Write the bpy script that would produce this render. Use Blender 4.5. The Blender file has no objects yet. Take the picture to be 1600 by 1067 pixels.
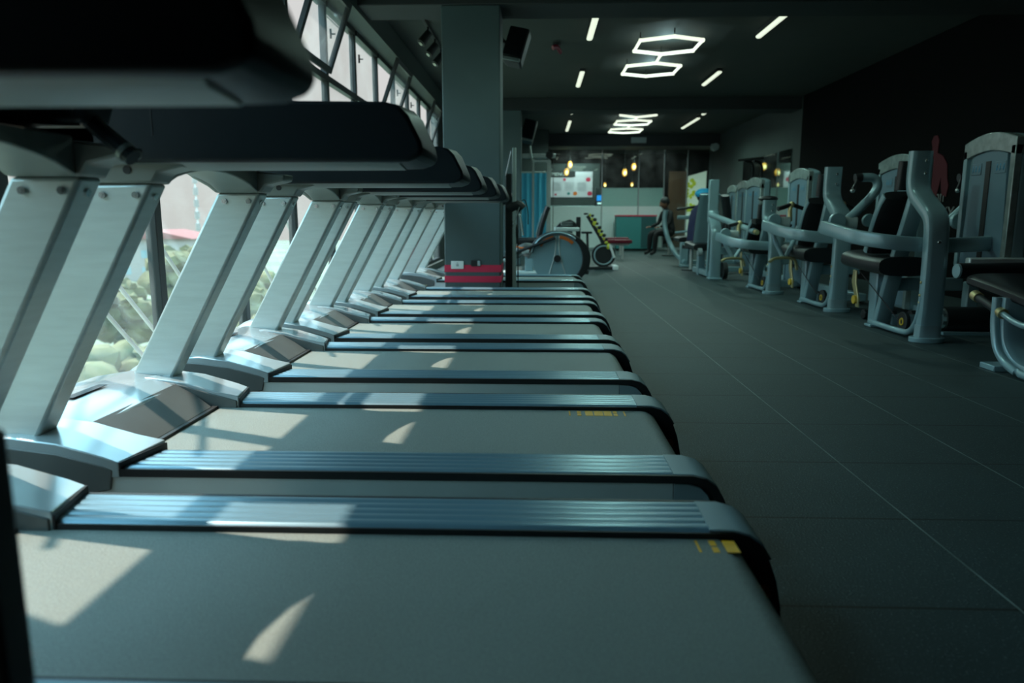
import bpy, bmesh, math, random
from mathutils import Vector, Matrix
random.seed(4)
S = bpy.context.scene
C = S.collection
PI = math.pi

# ------------------------------------------------------------------ camera
cam = bpy.data.cameras.new('camera'); camo = bpy.data.objects.new('camera', cam); C.objects.link(camo)
YAW, PITCH = math.radians(1.981), math.radians(9.633)
ca, sa, cp, sp = math.cos(YAW), math.sin(YAW), math.cos(PITCH), math.sin(PITCH)
r_ = Vector((ca, sa, 0)); f_ = Vector((-sa*cp, ca*cp, -sp)); u_ = r_.cross(f_)
m = Matrix((r_, u_, -f_)).transposed().to_4x4(); m.translation = Vector((0, 0, .867))
camo.matrix_world = m
cam.sensor_width = 36; cam.lens = 1140/1600*36
cam.clip_start = .02; cam.clip_end = 500
cam.dof.use_dof = True; cam.dof.focus_distance = 3.1; cam.dof.aperture_fstop = 2.6
S.camera = camo

# ------------------------------------------------------------------ world, sun, exposure
S.view_settings.view_transform = 'Standard'; S.view_settings.look = 'None'
S.view_settings.exposure = 0.0; S.view_settings.gamma = 1; S.view_settings.use_curve_mapping = False
w = bpy.data.worlds.new('world'); S.world = w; w.use_nodes = True
nt = w.node_tree; nt.nodes.clear()
tc = nt.nodes.new('ShaderNodeTexCoord'); sx = nt.nodes.new('ShaderNodeSeparateXYZ')
cr = nt.nodes.new('ShaderNodeValToRGB'); bg = nt.nodes.new('ShaderNodeBackground'); wo = nt.nodes.new('ShaderNodeOutputWorld')
nt.links.new(tc.outputs['Generated'], sx.inputs[0]); nt.links.new(sx.outputs['Z'], cr.inputs[0])
nt.links.new(cr.outputs[0], bg.inputs[0]); nt.links.new(bg.outputs[0], wo.inputs[0])
e = cr.color_ramp.elements
e[0].position = 0.0; e[0].color = (.66, .66, .64, 1)
e[1].position = .28; e[1].color = (.67, .67, .66, 1)
x = e.new(.40); x.color = (2.6, 4.8, 5.7, 1)
x = e.new(.75); x.color = (2.6, 5.4, 7.2, 1)
x = e.new(1.0); x.color = (1.6, 3.2, 4.0, 1)
bg.inputs[1].default_value = 1.0
SUND = Vector((1, -.4, -1.64)).normalized()
sl = bpy.data.lights.new('sun', 'SUN'); so = bpy.data.objects.new('sun', sl); C.objects.link(so)
sl.energy = 7.5; sl.angle = math.radians(.6); sl.color = (1, .87, .75)
so.rotation_euler = SUND.to_track_quat('-Z', 'Y').to_euler(); so.location = (-8, 4, 12)

# ------------------------------------------------------------------ materials
MATS = {}
def mat(name, col, rough=.5, metal=0., var=0., scale=20., bump=0., bscale=None, emit=None, estr=0., coat=0., spec=None, stretch=None):
    M = bpy.data.materials.new(name); M.use_nodes = True
    n = M.node_tree; b = n.nodes['Principled BSDF']
    b.inputs['Base Color'].default_value = (*col, 1); b.inputs['Roughness'].default_value = rough
    b.inputs['Metallic'].default_value = metal
    if coat: b.inputs['Coat Weight'].default_value = coat; b.inputs['Coat Roughness'].default_value = .12
    if spec is not None: b.inputs['Specular IOR Level'].default_value = spec
    if emit: b.inputs['Emission Color'].default_value = (*emit, 1); b.inputs['Emission Strength'].default_value = estr
    co = n.nodes.new('ShaderNodeTexCoord'); src = co.outputs['Object']
    if stretch:
        mp = n.nodes.new('ShaderNodeMapping'); mp.inputs['Scale'].default_value = stretch
        n.links.new(src, mp.inputs[0]); src = mp.outputs[0]
    no = n.nodes.new('ShaderNodeTexNoise'); no.inputs['Scale'].default_value = scale; no.inputs['Detail'].default_value = 4
    n.links.new(src, no.inputs['Vector'])
    mx = n.nodes.new('ShaderNodeMix'); mx.data_type = 'RGBA'
    v = var if var else .04
    mx.inputs[6].default_value = (*[max(c*(1-v*1.6), 0) for c in col], 1)
    mx.inputs[7].default_value = (*[min(c*(1+v*1.6), 1) for c in col], 1)
    n.links.new(no.outputs[0], mx.inputs[0]); n.links.new(mx.outputs[2], b.inputs['Base Color'])
    if bump:
        nb = n.nodes.new('ShaderNodeTexNoise'); nb.inputs['Scale'].default_value = bscale or scale*4; nb.inputs['Detail'].default_value = 3
        n.links.new(src, nb.inputs['Vector'])
        bu = n.nodes.new('ShaderNodeBump'); bu.inputs['Strength'].default_value = bump; bu.inputs['Distance'].default_value = .004
        n.links.new(nb.outputs[0], bu.inputs['Height']); n.links.new(bu.outputs[0], b.inputs['Normal'])
    MATS[name] = M; return M

steel = mat('brushed steel', (.52, .58, .56), .42, .55, .08, 9, .12, 60, stretch=(1, 1, 8))
silver = mat('silver painted cover', (.42, .50, .52), .22, .35, .03, 6, coat=.4)
darkcov = mat('charcoal plastic', (.10, .11, .105), .38, .0, .1, 10)
skirt = mat('grey side skirt paint', (.56, .64, .63), .4, .3, .05, 6)
ribm = mat('ribbed grey blue rail', (.17, .30, .37), .3, .35, .08, 8, stretch=(.3, 4, 4))
capm = mat('grey blue cap plastic', (.24, .34, .36), .45, .0, .05, 8)
black = mat('black rubber', (.010, .012, .013), .5, 0, .1, 30)
consm = mat('dark console plastic', (.006, .011, .014), .42, 0, .1, 40, .15, 300, spec=.3)
trimm = mat('console grey edge', (.20, .22, .20), .4, .3)
beltm = mat('treadmill belt', (.235, .275, .25), .46, 0, .5, 330, .6, 500)
yellow = mat('yellow print', (.85, .42, .01), .5)
orange = mat('orange reflector', (.75, .16, .02), .4)
redp = mat('red plastic', (.75, .02, .03), .35)
frame = mat('window frame grey', (.022, .028, .028), .45, .2)
white = mat('white paint', (.75, .77, .75), .5)
colm = mat('column paint', (.06, .095, .10), .6, 0, .1, 3)
redst = mat('crimson stripe', (.62, .02, .07), .5)
ceilm = mat('ceiling paint', (.050, .058, .052), .8, 0, .08, 3)
beamm = mat('beam paint', (.022, .026, .027), .7)
lintm = mat('lintel paint', (.10, .12, .11), .7)
wallb = mat('black wall paint', (.0012, .0015, .0016), .9, 0, .1, 3, spec=.12)
wallg = mat('grey wall paint', (.035, .048, .046), .7, 0, .1, 3)
lampm = mat('lamp diffuser', (.8, .82, .75), .5, emit=(.86, .95, .74), estr=.95)
lamphot = mat('neon tube', (.8, .82, .75), .5, emit=(.86, .94, .76), estr=1.2)
mframe = mat('blue grey machine paint', (.27, .42, .46), .3, .25, .04, 5, coat=.3)
mdark = mat('dark upholstery', (.012, .014, .016), .38, 0, .1, 30, .1, 200)
mpanel = mat('tower panel blue grey', (.12, .21, .26), .45, 0, .06, 3)
mcrown = mat('tower crown silver', (.30, .38, .37), .25, .4, .35, 14)  # strong mottling paints a marbled reflection into the silver
brass = mat('brass', (.62, .52, .26), .3, .7)
chrome = mat('chrome', (.6, .66, .66), .18, .9)
bluel = mat('blue label', (.05, .26, .42), .5)
ygold = mat('yellow hub', (.65, .42, .03), .4)
curt = mat('blue curtain', (.10, .55, .78), .7, 0, .12, 5, stretch=(6, 1, .2))
teal = mat('teal cabinet', (.04, .22, .22), .5)
frost = mat('frosted film', (.70, .84, .82), .5)
posterm = mat('poster paper', (.70, .64, .68), .6)
maroon = mat('maroon vinyl', (.20, .012, .03), .4)
amber = mat('amber bulb', (.9, .4, .05), .4, emit=(1, .33, .03), estr=1.3)
bulbm = mat('bulb core', (1, .8, .4), .4, emit=(1, .75, .3), estr=4)
leaf = mat('foliage', (.12, .105, .04), .85, 0, .55, 1.1, .6, 6)
trunk = mat('bark', (.10, .07, .05), .9)
roofm = mat('roof sheet', (.30, .32, .33), .6); redroof = mat('red roof', (.25, .07, .06), .8)
facade = mat('pale facade', (.34, .29, .26), .8)
groundm = mat('ground outside', (.15, .17, .11), .9, 0, .5, .08)
skin = mat('skin', (.22, .10, .06), .5); navy = mat('navy shirt', (.015, .02, .07), .8)
blackc = mat('black clothing', (.01, .01, .012), .8); capb = mat('blue cap cloth', (.02, .35, .62), .7)
mural = mat('red mural paint', (.065, .004, .010), .9); greyl = mat('grey lettering paint', (.16, .17, .17), .9)
boxm = mat('pale device plastic', (.30, .36, .36), .5)
yg = mat('yellow green paint', (.55, .55, .04), .4)
wframe = mat('brown door frame', (.12, .05, .02), .6)

def glassmat(name, tint, refl=.08, dust=.05, dcol=(.8, .85, .82), rough=.02):
    M = bpy.data.materials.new(name); M.use_nodes = True; n = M.node_tree; n.nodes.clear()
    out = n.nodes.new('ShaderNodeOutputMaterial')
    tr = n.nodes.new('ShaderNodeBsdfTransparent'); tr.inputs[0].default_value = (*tint, 1)
    gl = n.nodes.new('ShaderNodeBsdfGlossy'); gl.inputs['Roughness'].default_value = rough
    ls = n.nodes.new('ShaderNodeLayerWeight'); ls.inputs[0].default_value = .35
    ma = n.nodes.new('ShaderNodeMath'); ma.operation = 'MULTIPLY_ADD'; ma.inputs[1].default_value = .10; ma.inputs[2].default_value = refl
    n.links.new(ls.outputs['Facing'], ma.inputs[0])
    m1 = n.nodes.new('ShaderNodeMixShader'); n.links.new(ma.outputs[0], m1.inputs[0])
    n.links.new(tr.outputs[0], m1.inputs[1]); n.links.new(gl.outputs[0], m1.inputs[2])
    tl = n.nodes.new('ShaderNodeBsdfTranslucent'); tl.inputs[0].default_value = (*dcol, 1)
    no = n.nodes.new('ShaderNodeTexNoise'); no.inputs['Scale'].default_value = 3; no.inputs['Detail'].default_value = 6
    co = n.nodes.new('ShaderNodeTexCoord'); n.links.new(co.outputs['Object'], no.inputs['Vector'])
    mr = n.nodes.new('ShaderNodeMapRange'); mr.inputs[1].default_value = .35; mr.inputs[2].default_value = .75
    mr.inputs[3].default_value = dust*.4; mr.inputs[4].default_value = dust*1.8
    n.links.new(no.outputs[0], mr.inputs[0])
    m2 = n.nodes.new('ShaderNodeMixShader'); n.links.new(mr.outputs[0], m2.inputs[0])
    n.links.new(m1.outputs[0], m2.inputs[1]); n.links.new(tl.outputs[0], m2.inputs[2])
    n.links.new(m2.outputs[0], out.inputs[0]); return M
wglass = glassmat('window glass', (.97, .975, .965), .02, .03)
pglass = glassmat('partition glass', (.72, .88, .85), .06, .01, rough=.01)
mirrorm = glassmat('dark mirror glass', (.05, .07, .07), .35, .0)

# rubber tile floor
def floor_mat():
    M = bpy.data.materials.new('rubber floor tiles'); M.use_nodes = True; n = M.node_tree; b = n.nodes['Principled BSDF']
    b.inputs['Roughness'].default_value = .62
    co = n.nodes.new('ShaderNodeTexCoord')
    n1 = n.nodes.new('ShaderNodeTexNoise'); n1.inputs['Scale'].default_value = 1.3; n1.inputs['Detail'].default_value = 5
    n2 = n.nodes.new('ShaderNodeTexNoise'); n2.inputs['Scale'].default_value = 160; n2.inputs['Detail'].default_value = 2
    n1.inputs['Roughness'].default_value = .7; n.links.new(co.outputs['Object'], n1.inputs['Vector']); n.links.new(co.outputs['Object'], n2.inputs['Vector'])
    a = n.nodes.new('ShaderNodeMix'); a.data_type = 'RGBA'
    a.inputs[6].default_value = (.010, .022, .023, 1); a.inputs[7].default_value = (.027, .053, .054, 1)
    n.links.new(n1.outputs[0], a.inputs[0])
    # pale specks
    mr = n.nodes.new('ShaderNodeMapRange'); mr.inputs[1].default_value = .60; mr.inputs[2].default_value = .72
    n.links.new(n2.outputs[0], mr.inputs[0])
    a2 = n.nodes.new('ShaderNodeMix'); a2.data_type = 'RGBA'; n.links.new(mr.outputs[0], a2.inputs[0])
    n.links.new(a.outputs[2], a2.inputs[6]); a2.inputs[7].default_value = (.10, .14, .14, 1)
    # seams
    s = n.nodes.new('ShaderNodeSeparateXYZ'); n.links.new(co.outputs['Object'], s.inputs[0])
    def seam(sock, period, off, width):
        ad = n.nodes.new('ShaderNodeMath'); ad.operation = 'ADD'; ad.inputs[1].default_value = off; n.links.new(sock, ad.inputs[0])
        pp = n.nodes.new('ShaderNodeMath'); pp.operation = 'PINGPONG'; pp.inputs[1].default_value = period/2; n.links.new(ad.outputs[0], pp.inputs[0])
        lt = n.nodes.new('ShaderNodeMath'); lt.operation = 'LESS_THAN'; lt.inputs[1].default_value = width; n.links.new(pp.outputs[0], lt.inputs[0])
        return lt.outputs[0], pp.outputs[0]
    sxs, _ = seam(s.outputs['X'], .5, -.087, .0028)
    sys_, _ = seam(s.outputs['Y'], .5, -.05, .0045)
    c1 = n.nodes.new('ShaderNodeMix'); c1.data_type = 'RGBA'; n.links.new(sys_, c1.inputs[0])
    n.links.new(a2.outputs[2], c1.inputs[6]); c1.inputs[7].default_value = (.001, .0015, .0015, 1)
    # pale dust in the long seams, uneven
    n3 = n.nodes.new('ShaderNodeTexNoise'); n3.inputs['Scale'].default_value = 6; n.links.new(co.outputs['Object'], n3.inputs['Vector'])
    ml = n.nodes.new('ShaderNodeMath'); ml.operation = 'MULTIPLY'; n.links.new(sxs, ml.inputs[0]); n.links.new(n3.outputs[0], ml.inputs[1])
    gt = n.nodes.new('ShaderNodeMath'); gt.operation = 'GREATER_THAN'; gt.inputs[1].default_value = .9; n.links.new(s.outputs['X'], gt.inputs[0])
    m3 = n.nodes.new('ShaderNodeMath'); m3.operation = 'MULTIPLY'; n.links.new(ml.outputs[0], m3.inputs[0]); n.links.new(gt.outputs[0], m3.inputs[1])
    c2 = n.nodes.new('ShaderNodeMix'); c2.data_type = 'RGBA'; n.links.new(m3.outputs[0], c2.inputs[0])
    n.links.new(c1.outputs[2], c2.inputs[6]); c2.inputs[7].default_value = (.26, .32, .30, 1)
    n.links.new(c2.outputs[2], b.inputs['Base Color'])
    bu = n.nodes.new('ShaderNodeBump'); bu.inputs['Strength'].default_value = .5; bu.inputs['Distance'].default_value = .004
    n.links.new(n2.outputs[0], bu.inputs['Height']); n.links.new(bu.outputs[0], b.inputs['Normal'])
    return M
floorm = floor_mat()

# ------------------------------------------------------------------ mesh helpers
def B(): return bmesh.new()
def box(bm, a, b):
    x0, y0, z0 = a; x1, y1, z1 = b
    v = [bm.verts.new(p) for p in ((x0,y0,z0),(x1,y0,z0),(x1,y1,z0),(x0,y1,z0),(x0,y0,z1),(x1,y0,z1),(x1,y1,z1),(x0,y1,z1))]
    for q in ((0,3,2,1),(4,5,6,7),(0,1,5,4),(1,2,6,5),(2,3,7,6),(3,0,4,7)): bm.faces.new([v[i] for i in q])
    return bm
def prism(bm, pts, axis, a, b):
    """extrude a 2D polygon; axis 'x' -> pts (y,z); 'y' -> pts (x,z); 'z' -> pts (x,y)"""
    def P(p, t):
        return (t, p[0], p[1]) if axis == 'x' else ((p[0], t, p[1]) if axis == 'y' else (p[0], p[1], t))
    A = [bm.verts.new(P(p, a)) for p in pts]; Bv = [bm.verts.new(P(p, b)) for p in pts]; n = len(pts)
    bm.faces.new(A); bm.faces.new(Bv[::-1])
    for i in range(n): bm.faces.new((A[i], Bv[i], Bv[(i+1) % n], A[(i+1) % n]))
    return bm
def smooth_path(pts, n=6):
    P = [Vector(p) for p in pts]
    if len(P) < 3: return P
    out = []
    for i in range(len(P)-1):
        p0 = P[i-1] if i else P[0]*2-P[1]; p1 = P[i]; p2 = P[i+1]; p3 = P[i+2] if i+2 < len(P) else P[-1]*2-P[-2]
        for k in range(n):
            t = k/n
            out.append(.5*((2*p1)+(p2-p0)*t+(2*p0-5*p1+4*p2-p3)*t*t+(-p0+3*p1-3*p2+p3)*t**3))
    out.append(P[-1]); return out
def sweep(bm, pts, rw, rh=None, seg=12, ref=(1, 0, 0), smooth=6, power=2., taper=None):
    """sweep a (super)ellipse of half-width rw (along ref) and half-height rh"""
    rh = rh or rw; path = smooth_path(pts, smooth) if smooth else [Vector(p) for p in pts]
    ref = Vector(ref).normalized(); rings = []
    for i, p in enumerate(path):
        t = (path[min(i+1, len(path)-1)]-path[max(i-1, 0)]).normalized()
        a = ref-t*ref.dot(t)
        if a.length < .05: a = t.orthogonal()
        a.normalize(); b = t.cross(a)
        k = 1 if not taper else taper[0]+(taper[1]-taper[0])*i/(len(path)-1)
        ring = []
        for j in range(seg):
            th = 2*PI*(j+.5)/seg; c, s = math.cos(th), math.sin(th)
            cc = math.copysign(abs(c)**(2/power), c); ss = math.copysign(abs(s)**(2/power), s)
            ring.append(bm.verts.new(p+a*rw*k*cc+b*rh*k*ss))
        rings.append(ring)
    for i in range(len(rings)-1):
        for j in range(seg): bm.faces.new((rings[i][j], rings[i][(j+1) % seg], rings[i+1][(j+1) % seg], rings[i+1][j]))
    bm.faces.new(rings[0][::-1]); bm.faces.new(rings[-1]); return bm
def cyl(bm, p0, p1, r, r2=None, seg=20):
    p0, p1 = Vector(p0), Vector(p1); return sweep(bm, [p0, p1], r, r, seg, ref=(p1-p0).orthogonal(), smooth=0, taper=(1, (r2 or r)/r))
def ball(bm, c, r, sub=3, sc=(1, 1, 1)):
    bmesh.ops.create_icosphere(bm, subdivisions=sub, radius=1, matrix=Matrix.Translation(c) @ Matrix.Diagonal((r*sc[0], r*sc[1], r*sc[2], 1))); return bm
def ring(bm, c, R, r, axis='y', seg=32, s2=8):
    c = Vector(c); v = []
    for i in range(seg):
        a = 2*PI*i/seg; row = []
        for j in range(s2):
            b = 2*PI*j/s2; q = R+r*math.cos(b); h = r*math.sin(b)
            p = {'y': (q*math.cos(a), h, q*math.sin(a)), 'x': (h, q*math.cos(a), q*math.sin(a)), 'z': (q*math.cos(a), q*math.sin(a), h)}[axis]
            row.append(bm.verts.new(c+Vector(p)))
        v.append(row)
    for i in range(seg):
        for j in range(s2): bm.faces.new((v[i][j], v[(i+1) % seg][j], v[(i+1) % seg][(j+1) % s2], v[i][(j+1) % s2]))
    return bm
def root_loc(p):
    while p.parent: p = p.parent
    return p.location.copy()
def obj(name, bm, mt, parent=None, bev=0., smooth=True, world=False, segs=2):
    """link a bmesh as one mesh object; world=True: vertices given in world coordinates"""
    bmesh.ops.recalc_face_normals(bm, faces=bm.faces)
    if world and parent is not None:
        bmesh.ops.translate(bm, verts=bm.verts, vec=-root_loc(parent))
    me = bpy.data.meshes.new(name); bm.to_mesh(me); bm.free()
    if smooth:
        for p in me.polygons: p.use_smooth = True
        try: me.set_sharp_from_angle(angle=math.radians(35))
        except Exception: pass
    me.materials.append(mt)
    o = bpy.data.objects.new(name, me); C.objects.link(o)
    if parent is not None: o.parent = parent
    if bev:
        md = o.modifiers.new('bevel', 'BEVEL'); md.width = bev; md.segments = segs; md.limit_method = 'ANGLE'; md.angle_limit = math.radians(35)
    return o
def tag(o, label=None, cat=None, group=None, kind=None):
    if label: o['label'] = label
    if cat: o['category'] = cat
    if group: o['group'] = group
    if kind: o['kind'] = kind
    return o
def thing(name, label, cat, loc=(0, 0, 0), rz=0, group=None):
    o = bpy.data.objects.new(name, None); C.objects.link(o); o.location = loc; o.rotation_euler = (0, 0, rz)
    o.empty_display_size = .1
    return tag(o, label, cat, group)
def struct(name, bm, mt, parent=None, bev=0.):
    o = obj(name, bm, mt, parent, bev)
    if parent is None: o['kind'] = 'structure'
    return o
def kids(o): return [c for c in bpy.data.objects if c.parent == o]
def copy_tree(o, parent=None):
    c = o.copy(); C.objects.link(c); c.parent = parent
    for ch in kids(o): copy_tree(ch, c)
    return c

# ------------------------------------------------------------------ the room
WX = -1.85          # window plane
RX = 4.6            # right wall
Y0, Y1 = -3.2, 25.0
struct('floor', box(B(), (-2.0, Y0, -.12), (RX+1.2, Y1, 0)), floorm)
struct('ceiling', box(B(), (-2.0, Y0, 2.95), (RX+1.2, Y1, 3.1)), ceilm)
struct('wall_right', box(B(), (RX, Y0, 0), (RX+.15, 13.35, 2.95)), wallb)
struct('wall_right_rear', box(B(), (RX, 13.35, 0), (RX+.15, 20.3, 2.95)), wallg)
struct('wall_near', box(B(), (-2.0, Y0-.12, 0), (RX+.15, Y0, 2.95)), wallb)
struct('wall_left', box(B(), (WX-.12, 13.8, 0), (WX, Y1, 2.95)), wallg)
struct('trim_1', box(B(), (WX-.10, Y0, 0), (WX+.10, 13.8, .09)), lintm)                 # window sill kerb
struct('trim_2', box(B(), (WX-.05, Y0, 2.70), (WX+.22, 13.8, 2.95)), lintm)             # lintel over the windows
struct('trim_3', box(B(), (WX+.22, 6.9, 2.74), (RX, 7.4, 2.95)), beamm, bev=.01)        # ceiling beams
struct('trim_4', box(B(), (WX+.22, 13.4, 2.74), (RX, 13.95, 2.95)), beamm, bev=.01)
struct('trim_5', box(B(), (WX, 19.2, 2.66), (RX+1.2, 20.2, 2.95)), beamm, bev=.01)
struct('trim_6', box(B(), (WX+.22, .2, 2.74), (RX, .75, 2.95)), beamm, bev=.01)
struct('wall_far', box(B(), (-2.0, Y1, 0), (RX+1.2, Y1+.12, 2.95)), wallb)
struct('wall_far_left', box(B(), (WX, 18.2, 0), (.25, 18.35, 2.95)), wallg)
struct('wall_side_rear', box(B(), (RX+1.1, 20.3, 0), (RX+1.2, Y1, 2.95)), wallb)

# window bays: mullion, transom, rails; every third upper light is tipped open into the room
PB = 1.02; P0 = 2.48
NB = 0
struct('wall_left_near', box(B(), (WX-.12, Y0, 0), (WX, P0-2*PB, 2.95)), wallg)  # unseen wall put in place of further bays, darkens the nearest belt
for k in range(-2, 11):
    ya = P0+k*PB; yb = ya+PB; NB += 1
    bm = B()
    box(bm, (WX-.028, ya-.03, .09), (WX+.028, ya+.03, 2.70))
    if k == 10: box(bm, (WX-.028, yb-.03, .09), (WX+.028, yb+.03, 2.70))
    box(bm, (WX-.04, ya+.03, .09), (WX+.04, yb-.03, .14))
    box(bm, (WX-.04, ya+.03, 2.65), (WX+.04, yb-.03, 2.70))
    box(bm, (WX-.03, ya+.03, 2.03), (WX+.03, yb-.03, 2.085))
    wn = struct('window_%d' % NB, bm, frame, bev=.004)
    wn.location = (0, 0, 0)
    obj('lower_pane', box(B(), (WX-.004, ya+.03, .14), (WX+.004, yb-.03, 2.03)), wglass, wn)
    if (k-3) % 3 == 0:
        # bottom-hung sash tipped inward
        L = .60; a = math.radians(20)
        def T(xx, zz):  # local sash coordinates -> leaning
            return (WX+.05+xx*math.cos(a)+zz*math.sin(a), 2.09-xx*math.sin(a)+zz*math.cos(a))
        bm = B()
        def lean_box(bm, x0, x1, y0_, y1_, z0, z1):
            prism(bm, [T(x0, z0), T(x1, z0), T(x1, z1), T(x0, z1)], 'y', y0_, y1_)
        lean_box(bm, -.02, .02, ya+.035, ya+.085, 0, L); lean_box(bm, -.02, .02, yb-.085, yb-.035, 0, L)
        lean_box(bm, -.02, .02, ya+.085, yb-.085, 0, .05); lean_box(bm, -.02, .02, ya+.085, yb-.085, L-.05, L)
        sh = obj('open_sash', bm, frame, wn, .003)
        bm = B(); lean_box(bm, -.004, .004, ya+.085, yb-.085, .05, L-.05)
        obj('sash_pane', bm, wglass, sh)
        bm = B(); cyl(bm, (WX+.05, yb-.06, 2.55), (WX+.05+.14, yb-.06, 2.42), .006, seg=8); obj('stay_arm', bm, chrome, sh)
    else:
        obj('upper_pane', box(B(), (WX-.004, ya+.03, 2.085), (WX+.004, yb-.03, 2.65)), wglass, wn)
        bm = B(); box(bm, (WX+.04, ya+.06, 2.40), (WX+.055, ya+.075, 2.48)); box(bm, (WX+.045, ya+.055, 2.43), (WX+.09, ya+.065, 2.44))
        obj('latch', bm, black, wn)

# diagonal facade rods outside the glass
for i, (yy, zz) in enumerate([(2.55, .50), (2.83, .52), (3.60, .72), (3.83, .52), (4.60, .72), (5.30, .95), (6.35, .72), (7.35, .72)]):
    pass
rods = [(3.85-2.0, .50+1.8), (3.70-2.0, .38+1.8), (4.40-2.0, .62+1.8), (5.9-2.0, .52+1.8), (6.9-2.0, .52+1.8)]
for i, (yy, zz) in enumerate(rods):
    bm = cyl(B(), (-2.25, yy, zz), (-2.25, yy+2.9, zz-2.61), .012, seg=10)
    tag(obj('facade_rod', bm, white), 'white diagonal steel rod outside the glass, one of the row crossing the treadmill windows', 'rod', 'facade rods outside the windows')

# columns
def column(y0, y1, x0, x1, label, stripes):
    t = thing('column', label, 'column', ((x0+x1)/2, (y0+y1)/2, 0))
    obj('shaft', box(B(), (x0, y0, 0), (x1, y1, 2.74)), colm, t, .012, world=True)
    if stripes:
        for za, zb in ((.262, .322), (.359, .426)):
            obj('stripe', box(B(), (x0-.003, y0-.003, za), (x1+.003, y1+.003, zb)), redst, t, world=True)
        s = obj('wall_socket', box(B(), (x0+.062, y0-.016, .39), (x0+.18, y0-.003, .463)), white, t, .003, world=True)
        bm = B(); box(bm, (x0+.114, y0-.018, .415), (x0+.120, y0-.015, .435)); box(bm, (x0+.126, y0-.018, .415), (x0+.132, y0-.015, .435)); box(bm, (x0+.120, y0-.018, .44), (x0+.126, y0-.015, .448))
        obj('socket_slots', bm, black, s, world=True)
        s = obj('wall_socket', box(B(), (x0+.25, y0-.014, .414), (x0+.34, y0-.003, .47)), black, t, .003, world=True)
        obj('socket_rim', box(B(), (x0+.312, y0-.018, .418), (x0+.336, y0-.012, .466)), chrome, s, world=True)
    return t
column(6.9, 7.4, -.875, -.345, 'square dark column with two crimson stripes standing between the treadmills', True)
column(13.4, 13.95, -.80, -.30, 'plain dark grey column further back, beside the blue curtain', False)

# ------------------------------------------------------------------ treadmills
RW = .165; BW = .52; TW = 2*RW+BW
def rib_profile(mirror):
    pts = [(0.004, .20), (0.004, .226)]
    n = 5; a = .008; b = RW-.006; wd = (b-a)/n
    for i in range(n):
        u = a+i*wd
        pts += [(u+.0015, .2285), (u+.006, .2302), (u+wd*.5, .2308), (u+wd-.006, .2302), (u+wd-.0015, .2285)]
    pts += [(RW, .222), (RW, .19)]
    if mirror: pts = [(TW-y, z) for y, z in pts]
    return pts
def cap_curve(off=0.):   # rear end cap outline in (x, z), shrunk by off
    return [(.36, .230-off), (.41, .229-off), (.445-off*.4, .220-off*.9), (.470-off*.7, .202-off*.7), (.492-off*.9, .165-off*.4), (.508-off, .12), (.520-off, .06), (.522-off, .02)]

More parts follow.
